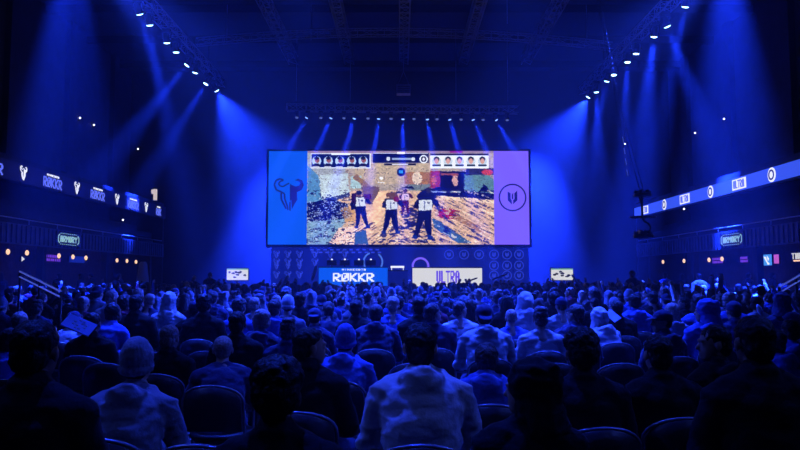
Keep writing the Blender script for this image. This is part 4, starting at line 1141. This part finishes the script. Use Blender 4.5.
# px, top py, row, pose, hair, top, cloth colour, hair colour, turn, skin, label
HAND = [
 (38, 319, .35, 'up', 'short', 'jacket', 'charcoal', 'hair', 0, 'skinb', 'person in black with short dark hair, biggest head at the far left'),
 (140, 339, 1.3, 'slump', 'beanie', 'hoodie', 'grey', 'hair', 4, 'skin', 'person in grey ribbed beanie and pale grey hoodie, front left'),
 (279, 356, 0, 'up', 'bushy', 'jacket', 'charcoal', 'hair', 0, 'skinb', 'person all in black with round dark hair, nearest silhouette left of centre'),
 (311, 327, 1.75, 'right', 'short', 'jacket', 'charcoal', 'hair', -12, 'skin', 'person in black jacket with cropped dark hair turning to the right, left of centre'),
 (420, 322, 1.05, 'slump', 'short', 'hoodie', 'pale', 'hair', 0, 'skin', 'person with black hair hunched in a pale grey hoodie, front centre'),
 (487, 344, 1.85, 'down', 'short', 'hoodie', 'blue', 'hairb', -10, 'skin', 'person in blue hoodie bowing forward, right of pale hoodie at front centre'),
 (527, 358, .45, 'left', 'hood', 'jacket', 'charcoal', 'hair', -6, 'skin', 'person with black hood raised, head turned left, nearest figure right of centre'),
 (580, 328, 1.35, 'up', 'bushy', 'jacket', 'charcoal', 'hair', 0, 'skinb', 'person in black with bushy hair, directly right of the raised black hood'),
 (656, 334, 1.6, 'up', 'short', 'jacket', 'charcoal', 'hair', 3, 'skin', 'person in black seen from behind with flat short hair, second silhouette from the right'),
 (712, 325, 2.0, 'left', 'short', 'hoodie', 'charcoal', 'hair', 22, 'skin', 'person in dark hoodie looking left in profile, beside large silhouette at right'),
 (752, 315, .85, 'up', 'short', 'jacket', 'charcoal', 'hair', 0, 'skinb', 'person in black, largest broad silhouette at the front right'),
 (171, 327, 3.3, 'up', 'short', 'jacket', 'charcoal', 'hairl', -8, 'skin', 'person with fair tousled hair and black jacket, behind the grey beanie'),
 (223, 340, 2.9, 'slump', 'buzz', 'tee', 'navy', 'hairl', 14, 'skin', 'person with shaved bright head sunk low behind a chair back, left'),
 (238, 311, 3.9, 'up', 'short', 'jacket', 'charcoal', 'hair', 0, 'skinb', 'person with dark round head behind the shaved head, left'),
 (261, 309, 4.6, 'left', 'short', 'hoodie', 'navy', 'hairl', 0, 'skin', 'person with light hair glancing left, left of centre mid crowd'),
 (288, 321, 4.0, 'up', 'quiff', 'jacket', 'denim', 'hairb', 4, 'skin', 'person with swept hair and dark denim jacket, left of centre'),
 (347, 325, 3.15, 'slump', 'beanie', 'hoodie', 'blue', 'hair', -6, 'skin', 'person in snug beanie and blue hoodie hunched over, centre left'),
 (393, 296, 5.9, 'up', 'short', 'tee', 'blue', 'hairl', 0, 'skin', 'person with light cropped hair and blue shirt, centre, above the pale hoodie'),
 (419, 296, 5.4, 'up', 'short', 'jacket', 'charcoal', 'hair', 0, 'skinb', 'person with short black hair and black jacket, centre, under the desks'),
 (433, 303, 5.3, 'right', 'short', 'jacket', 'navy', 'hairb', 0, 'skin', 'person with brown hair and pale collar looking right, centre'),
 (484, 304, 4.55, 'slump', 'capback', 'hoodie', 'pale', 'hair', 0, 'skin', 'person in backwards cap and bright hoodie with thick hood, right of centre'),
 (540, 306, 5.0, 'up', 'quiff', 'tee', 'pale', 'hairb', 0, 'skin', 'person in bright pale T-shirt with spiky hair, right of centre'),
 (511, 313, 6.3, 'up', 'buzz', 'tee', 'blue', 'hairl', 0, 'skin', 'person with bald-looking shaved head in blue, between the two bright tops'),
 (524, 292, 7.5, 'down', 'hood', 'hoodie', 'pale', 'hair', 10, 'skin', 'person wearing a raised bright hood, right of centre mid crowd'),
 (575, 304, 5.0, 'left', 'short', 'hoodie', 'navy', 'hairb', -25, 'skin', 'person with brown hair in navy looking left, right of the bright T-shirt'),
 (596, 307, 6.0, 'slump', 'hood', 'hoodie', 'pale', 'hair', 20, 'skin', 'person leaning right with raised hood and bright lumpy jacket'),
 (634, 293, 7.4, 'up', 'short', 'hoodie', 'blue', 'hair', 0, 'skinb', 'person with dark hair and broad blue shoulders, right, near empty chairs'),
 (661, 310, 4.5, 'left', 'cap', 'hoodie', 'navy', 'hair', 20, 'skin', 'person in peaked cap looking left, right of the empty chairs'),
 (704, 299, 5.4, 'left', 'hood', 'hoodie', 'blue', 'hair', 0, 'skin', 'person with raised blue hood drooping to the left, right side'),
 (698, 294, 7.2, 'up', 'long', 'jacket', 'blue', 'hairb', 0, 'skin', 'person with long lit hair behind the drooping blue hood'),
 (671, 303, 6.5, 'up', 'long', 'hoodie', 'grey', 'hairl', 0, 'skin', 'person with long fair hair just behind the peaked cap, right side'),
 (733, 301, 5.6, 'up', 'cap', 'jacket', 'navy', 'hairb', 0, 'skin', 'person in cap with pale brim edge, above largest right silhouette'),
 (729, 292, 7.6, 'right', 'quiff', 'tee', 'blue', 'hairl', 0, 'skin', 'person with tufted light hair, behind the cap wearer at right'),
 (789, 319, 3.9, 'up', 'short', 'hoodie', 'blue', 'hair', -5, 'skinb', 'person with dark hair and blue hoodie at the far right edge'),
 (771, 328, 3.1, 'slump', 'bun', 'hoodie', 'blue', 'hairb', 0, 'skin', 'person with tied hair in blue, squeezed beside largest right silhouette'),
 (783, 292, 7.0, 'right', 'hood', 'hoodie', 'navy', 'hairb', 0, 'skin', 'person in dark raised hood near the right handrail'),
 (170, 292, 7.9, 'up', 'hood', 'hoodie', 'pale', 'hair', 0, 'skin', 'person in raised pale hood and broad pale hoodie, left mid crowd'),
 (93, 312, 4.5, 'back', 'short', 'jacket', 'charcoal', 'hair', 0, 'skinb', 'person in black with dark short hair between blue board and blue jacket, left'),
 (115, 303, 5.8, 'slump', 'short', 'jacket', 'blue', 'hair', -14, 'skinb', 'person in blue jacket leaning over, right of the blue board'),
 (137, 294, 6.6, 'up', 'short', 'jacket', 'charcoal', 'hair', 0, 'skin', 'tall person in black, left of the raised pale hood'),
 (205, 294, 6.4, 'up', 'bushy', 'jacket', 'charcoal', 'hair', 0, 'skinb', 'tall dark person with bushy hair, right of the raised pale hood'),
 (98, 286, 9.6, 'up', 'capback', 'jacket', 'grey', 'hair', 0, 'skin', 'person in rim-lit backwards cap, left, above the blue board'),
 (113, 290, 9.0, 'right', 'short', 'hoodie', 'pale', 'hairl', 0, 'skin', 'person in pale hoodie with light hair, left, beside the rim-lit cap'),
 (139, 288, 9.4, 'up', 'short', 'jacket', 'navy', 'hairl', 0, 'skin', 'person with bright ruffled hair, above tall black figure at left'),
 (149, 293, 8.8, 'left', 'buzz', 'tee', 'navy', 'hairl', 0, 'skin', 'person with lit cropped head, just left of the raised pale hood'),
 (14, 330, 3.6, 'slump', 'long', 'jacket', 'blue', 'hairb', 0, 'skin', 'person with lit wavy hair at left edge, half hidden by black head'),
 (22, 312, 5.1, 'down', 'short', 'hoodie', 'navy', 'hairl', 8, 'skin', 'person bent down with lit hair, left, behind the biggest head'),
 (288, 296, 6.8, 'up', 'beanie', 'tee', 'grey', 'hair', 0, 'skin', 'person in bright pale beanie, left of centre mid crowd'),
 (275, 299, 6.3, 'up', 'short', 'hoodie', 'blue', 'hairb', 0, 'skin', 'person with brown hair, immediately left of the bright pale beanie'),
 (300, 292, 7.2, 'up', 'short', 'jacket', 'charcoal', 'hair', 0, 'skin', 'dark person immediately right of the bright pale beanie'),
 (315, 308, 5.7, 'up', 'capback', 'hoodie', 'navy', 'hairb', 0, 'skin', 'person in backwards cap under the left end of blue desk'),
 (356, 299, 6.2, 'up', 'short', 'jacket', 'charcoal', 'hair', 0, 'skinb', 'person in black jacket with a wide dark back under blue desk'),
 (376, 303, 5.4, 'slump', 'buzz', 'hoodie', 'navy', 'hairb', 0, 'skin', 'cropped-haired person in navy, between wide dark back and light cropped hair'),
 (240, 298, 6.9, 'up', 'bushy', 'tee', 'blue', 'hairb', 0, 'skin', 'person with bushy brown hair below the left stage monitor'),
 (255, 297, 7.5, 'up', 'short', 'tee', 'grey', 'hairl', 0, 'skin', 'person with light hair and grey shirt below the left stage monitor'),
 (470, 299, 7.0, 'up', 'long', 'jacket', 'charcoal', 'hair', 0, 'skinb', 'person with long dark hair left of the backwards cap, below grey desk'),
 (507, 295, 7.6, 'up', 'long', 'jacket', 'charcoal', 'hair', 0, 'skin', 'person with long dark hair just left of the raised bright hood'),
 (460, 301, 6.6, 'right', 'short', 'tee', 'pale', 'hairb', 0, 'skin', 'person in pale T-shirt looking right, below the grey desk'),
 (553, 291, 7.9, 'up', 'short', 'jacket', 'charcoal', 'hair', 0, 'skin', 'dark-backed person below the right stage monitor'),
 (561, 297, 7.4, 'up', 'cap', 'tee', 'pale', 'hair', 0, 'skin', 'person in pale T-shirt and navy cap below right stage monitor'),
 (616, 300, 6.9, 'phone', 'short', 'jacket', 'charcoal', 'hair', 0, 'skin', 'person in black holding up a bright board, right of centre'),
]
def wc(s): return len(s.split())
# nobody may sit inside somebody else: the farther one of a close pair moves back
DEP = [ROW(h_[2]) for h_ in HAND]
for it in range(60):
    moved = False
    for a in range(len(HAND)):
        for b in range(len(HAND)):
            if a == b or DEP[a] > DEP[b]: continue
            xa, xb = (HAND[a][0] - 400) / FPX * DEP[a], (HAND[b][0] - 400) / FPX * DEP[b]
            if abs(xa - xb) < .43 and DEP[b] - DEP[a] < .66:
                DEP[b] += .06; moved = True
    if not moved: break
for (px, py, k, pose, hair, top, tcol, hcol, rz, skin, lab), y in zip(HAND, DEP):
    p = at(px, py, y)
    assert 4 <= wc(lab) <= 16, lab
    hd = POSE[pose]['head'].to_translation()
    o = person(p.x, y - hd.y, p.z, pose, hair, top, tcol, hcol, R(rz), lab, None, skin, hat='pale' if px == 288 else (tcol if hair == 'hood' else ('blue' if px == 347 else None)))
    # keep the head where it was seen after turning the body
    off = Matrix.Rotation(R(rz), 3, 'Z') @ V((0, hd.y, 0))
    o.location.x = p.x - off.x
    o.location.y = y - off.y
    placed.append((o.location.x, o.location.y, px, py, y))

# everyone else, row by row
rr = random.Random(11)
HC_ = ['hair', 'hair', 'hair', 'hairb', 'hairb', 'hairl']
HS_ = ['short', 'short', 'short', 'buzz', 'bushy', 'quiff', 'long', 'bun', 'beanie', 'cap', 'capback', 'hood', 'long', 'short']
TC_ = ['charcoal', 'charcoal', 'navy', 'navy', 'blue', 'grey', 'blue', 'pale', 'charcoal', 'denim', 'red', 'navy']
PS_ = ['up', 'up', 'up', 'slump', 'left', 'right', 'back', 'down', 'phone', 'up']
TXT = dict(charcoal='black', navy='navy', blue='blue', grey='grey', pale='pale', denim='denim-blue', red='maroon')
HT = {'short': '{} short hair', 'buzz': '{} cropped hair', 'bushy': '{} bushy hair', 'quiff': '{} swept-up hair', 'long': '{} long hair', 'bun': '{} tied hair', 'beanie': 'grey beanie', 'cap': 'navy cap', 'capback': 'backwards navy cap', 'hood': 'raised grey hood'}
CT = dict(hair='dark', hairb='brown', hairl='fair')
TT = dict(hoodie='hoodie', jacket='jacket', tee='shirt')
auto, far = [], []
for k in range(3, 28):
    y0 = ROW(k)
    if y0 > 28.2: break
    lim = min(.575 * y0 + .3, 10.6)
    n = int(2 * lim / .56)
    offx = rr.uniform(0, .56)
    for i in range(n + 1):
        x = -lim + offx + i * .56 + rr.uniform(-.05, .05)
        y = y0 + rr.uniform(-.07, .07)
        px = 400 + x / y * FPX
        if abs(x) > lim: continue
        if 10.5 < y < 12.9 and (-7.3 < x < -4.9 or 5.7 < x < 7.6): continue
        fill = .86
        if px < 90 and y < 9.5: fill = .30
        if px < 240 and y < 7: fill = .15
        if 585 < px < 655 and y < 8.6: fill = .0
        if px > 655 and y < 6.5: fill = .35
        if y < 5.7: fill *= .45
        if rr.random() > fill: continue
        bad = False
        for (hx, hy, hpx, hpy, hyy) in placed:
            if abs(hx - x) < .47 and abs(hy - y) < .52: bad = True; break
            if y < hyy and y < 9.5 and abs(px - hpx) < 95 / y + 2 and hyy - y < 3.2: bad = True; break
        if bad: continue
        pose = rr.choice(PS_)
        if y > 12 and rr.random() < .12 and not (300 < px < 490 or 222 < px < 252 or 546 < px < 578): pose = rr.choice(['cheer', 'one'])
        if y > 15 and rr.random() < .07: pose = rr.choice(['cheer', 'one'])
        if y > 22 and rr.random() < .10 and not (220 < px < 580): pose = 'stand'
        auto.append((y, x, k, pose))
auto.sort()
NIND = 300 - len(HAND) - 14
near, far = auto[:NIND], auto[NIND:]
# in each row count from the left, over everybody placed in that row
near.sort(key=lambda a: (a[2], a[1]))
LM = [(0, 'left rail'), (66, 'left lit sign'), (143, 'draped stand'), (190, 'dark left wall'), (237, 'left stage monitor'), (288, 'skull panel'), (336, 'blue desk'), (372, 'blue desk'),
      (399, 'presenter desk'), (446, 'grey desk'), (512, 'violet panel'), (562, 'right stage monitor'), (608, 'dark right wall'), (643, 'camera crane'), (690, 'right bar bulbs'), (733, 'right lit sign'), (790, 'right rail')]
cnt = {}
for (y, x, k, pose) in near:
    cnt[k] = cnt.get(k, 0) + 1
    hair, top, tcol, hcol = rr.choice(HS_), rr.choice(['hoodie', 'jacket', 'tee']), rr.choice(TC_), rr.choice(HC_)
    if y < 7 and tcol in ('pale',): tcol = 'navy'
    zt = rr.uniform(1.17, 1.31) if pose not in ('stand',) else 1.68
    if pose in ('slump', 'down'): zt = rr.uniform(1.08, 1.2)
    px = 400 + x / y * FPX
    if top not in POSE[pose]: top = 'hoodie'
    lm = min(LM, key=lambda q: abs(q[0] - px))[1]
    lab = 'seated person in %s %s, %s, %s from left in row %s' % (TXT[tcol], TT[top], HT[hair].format(CT[hcol]), ORD[cnt[k]], ORD[k + 1])
    if pose in ('cheer', 'one'):
        lab = 'person with %s up, %s %s, %s from left in row %s' % ('arms' if pose == 'cheer' else 'one arm', TXT[tcol], TT[top], ORD[cnt[k]], ORD[k + 1])
    person(x, y, zt, pose, hair, top, tcol, hcol, R(rr.uniform(-9, 9)), lab, 'audience members in the seat rows', rr.choice(['skin', 'skin', 'skinb']), full=y < 13)
    placed.append((x, y, px, 0, y))

# the rest of the crowd, too many and too small to build one by one: one object
def lowarr(me, mtx, ratio):
    o = bpy.data.objects.new('tmp', me)
    COL.objects.link(o)
    d = o.modifiers.new('d', 'DECIMATE'); d.ratio = ratio
    tmods = o.modifiers.new('t', 'TRIANGULATE')
    dg = bpy.context.evaluated_depsgraph_get()
    m2 = bpy.data.meshes.new_from_object(o.evaluated_get(dg))
    bpy.data.objects.remove(o)
    m2.transform(mtx)
    v = np.empty(len(m2.vertices) * 3); m2.vertices.foreach_get('co', v)
    f = np.empty(len(m2.loops), int); m2.loops.foreach_get('vertex_index', f)
    bpy.data.meshes.remove(m2)
    return v.reshape(-1, 3), f.reshape(-1, 3)
LOW = {}
for pz in ('up', 'left', 'right', 'slump', 'cheer', 'one', 'stand'):
    D = POSE[pz]
    LOW[pz] = (lowarr(D['body'], Matrix.Identity(4), .07), lowarr(D['hoodie'], Matrix.Identity(4), .10))
LH = {h: lowarr(HAIR[h], Matrix.Identity(4), .15) for h in ('short', 'buzz', 'long', 'cap', 'hood', 'bushy')}
mats_ = ['skin', 'skinb', 'charcoal', 'navy', 'blue', 'grey', 'pale', 'denim', 'red', 'hair', 'hairb', 'hairl']
VV, FF, MM_ = [], [], []
nv = 0
for (y, x, k, pose) in far:
    if pose not in LOW: pose = 'up'
    s = rr.uniform(.90, 1.0)
    a = rr.uniform(-.15, .15)
    mt = np.array(((math.cos(a) * s, -math.sin(a) * s, 0), (math.sin(a) * s, math.cos(a) * s, 0), (0, 0, s)))
    h = rr.choice(list(LH))
    mh = np.array(POSE[pose]['head'])
    hv = LH[h][0] @ mh[:3, :3].T + mh[:3, 3]
    for (v, f), mn in ((LOW[pose][0], rr.choice(['skin', 'skinb'])), (LOW[pose][1], rr.choice(TC_)), ((hv, LH[h][1]), rr.choice(HC_))):
        VV.append(v @ mt.T + np.array((x, y, 0)))
        FF.append(f + nv); nv += len(v)
        MM_.append(np.full(len(f), mats_.index(mn)))
VV, FF, MM_ = np.concatenate(VV), np.concatenate(FF), np.concatenate(MM_)
me = bpy.data.meshes.new('crowd')
me.vertices.add(len(VV)); me.vertices.foreach_set('co', VV.ravel())
me.loops.add(FF.size); me.loops.foreach_set('vertex_index', FF.ravel())
me.polygons.add(len(FF)); me.polygons.foreach_set('loop_start', np.arange(0, FF.size, 3)); me.polygons.foreach_set('loop_total', np.full(len(FF), 3))
for n_ in mats_: me.materials.append(M[n_])
me.polygons.foreach_set('material_index', MM_)
me.polygons.foreach_set('use_smooth', np.ones(len(FF), bool))
me.update(calc_edges=True)
tag(new_obj('crowd', me), 'densely packed far spectators seated in the rows below the stage', 'crowd', None, 'stuff')
print('INDIV', len(HAND) + len(near), 'FAR', len(far), 'faces', len(FF))

# people standing at the two bars
BAR = [(-1, 21), (-1, 23.4), (-1, 25.2), (-1, 27.5), (-1, 29), (-1, 30.2), (-1, 33), (1, 21.6), (1, 23.2), (1, 25), (1, 26.8), (1, 28.8), (1, 29.9), (1, 33)]
c_ = {-1: 0, 1: 0}
for s, y in BAR:
    c_[s] += 1
    person(s * (WX + .55 + rr.uniform(-.1, .1)), y, 1.7, 'stand', rr.choice(['short', 'cap', 'long']), 'jacket', rr.choice(['charcoal', 'charcoal', 'navy']), 'hair', s * -R(80) + rr.uniform(-.5, .5),
           'dark standing person at the %s bar, %s counted from the nearest' % ('left' if s < 0 else 'right', ORD[c_[s]]), 'people standing at the bars', full=False)

# ------------------------------------------------------------------ chairs
CN = {}
def place_chairs():
    lst = []
    for (x, y, px, py, yy) in placed:
        if y < 11.5: lst.append((x, y, True))
    occ = [(a, b) for a, b, _ in lst]
    for k in range(1, 9):
        y0 = ROW(k) - .08
        lim = .56 * y0 + .3
        x = -lim
        while x < lim:
            if (k > 2 or x / y0 < -.24) and all(abs(x - a) > .46 or abs(y0 - b) > .6 for a, b in occ):
                lst.append((x, y0, False)); occ.append((x, y0))
                x += .5
            x += .06
    # count per row
    lst.sort(key=lambda c: (round((c[1] - 2.2) / .93), c[0]))
    for x, y, used in lst:
        k = round((y - 2.2) / .93)
        CN[k] = CN.get(k, 0) + 1
        if y < 1.0: continue
        chair(x, y, rr.uniform(-.05, .05), '%s black round-backed chair, %s from the left in seat row %s' % ('occupied' if used else 'empty', ORD[min(CN[k], 40)], ORD[k + 1]))
place_chairs()

# ------------------------------------------------------------------ things held up in the crowd
def stick(p0, p1, y, r, label, m='pale'):
    a, b = at(*p0, y), at(*p1, y)
    d = (b - a).normalized()
    tag(build('cheer_stick', lambda bm: tube(bm, [a - d * .02, a, a + d * r, b - d * r, b, b + d * .02], [r * .3, r * .7, r, r, r * .7, r * .3], 10), M[m]), label, 'cheer stick', 'inflatable sticks held up in the crowd')
stick((280, 291), (288, 276), 21.5, .05, 'pale inflatable stick raised below the skull panel of backdrop')
stick((312, 280), (316.5, 266), 24, .05, 'tall pale stick raised at left end of the blue desk')
stick((492, 280), (507, 274), 24, .03, 'thin pale stick tilted at the right end of the grey desk')
stick((572, 275), (583, 290), 19.5, .03, 'thin stick slanting down from the right stage monitor', 'pale')
stick((647, 289), (659, 303), 11, .035, 'pale stick slanting above the person in the peaked cap', 'paper')
stick((711, 277), (713, 291), 17, .06, 'upright blue stick, left of the upright pair at right', 'paper')
stick((721, 275), (720.5, 290), 17, .06, 'upright blue stick, right of the upright pair at right', 'paper')
stick((758, 306), (761.5, 314), 8.3, .03, 'short pale stick held above largest right silhouette')
stick((789, 297), (797, 310), 9.2, .03, 'thin blue stick near the right handrail', 'paper')
stick((466, 282), (477, 278), 22, .025, 'dark bar raised in front of the grey desk', 'charcoal')
def board(px, py, y, w, h, ang, label, m):
    p = at(px, py, y)
    t = build('held_board', lambda bm: box(bm, -w / 2, w / 2, -.006, .006, -h / 2, h / 2), m, bevel=.004)
    t.location = p
    t.rotation_euler = (R(-55), R(ang), R(8))
    return tag(t, label, 'board')
b_ = board(79, 325, 5.6, .23, .15, 24, 'bright blue board with pale print held up at left', M['paper'])
build('printed_mark', lambda bm: [box(bm, -.05 + .03 * i, -.03 + .03 * i, -.009, -.006, -.05 + .03 * j, -.035 + .03 * j) for i in range(4) for j in range(4) if (i + j) % 3], M['pale'], b_)
board(613, 316, 8.6, .10, .19, -30, 'bright tilted board held up right of centre', M['paper'])

# ------------------------------------------------------------------ haze and view
w = bpy.data.worlds.new('hall_air')
S.world = w
w.use_nodes = True
nt = w.node_tree
nt.nodes['Background'].inputs['Color'].default_value = (0, 0, 0, 1)
vs = nt.nodes.new('ShaderNodeVolumeScatter')
vs.inputs['Color'].default_value = (.9, .9, .95, 1)
vs.inputs['Density'].default_value = HAZE
vs.inputs['Anisotropy'].default_value = .25
nt.links.new(vs.outputs['Volume'], nt.nodes['World Output'].inputs['Volume'])
S.view_settings.view_transform = 'Standard'
S.view_settings.look = 'None'
S.view_settings.exposure = EXPO
S.view_settings.gamma = 1
S.view_settings.use_curve_mapping = False
cy = S.cycles
cy.use_denoising = True
cy.denoiser = 'OPENIMAGEDENOISE'
cy.max_bounces = 3
cy.diffuse_bounces = 1
cy.glossy_bounces = 1
cy.transmission_bounces = 1
cy.volume_bounces = 0
cy.sample_clamp_indirect = 2
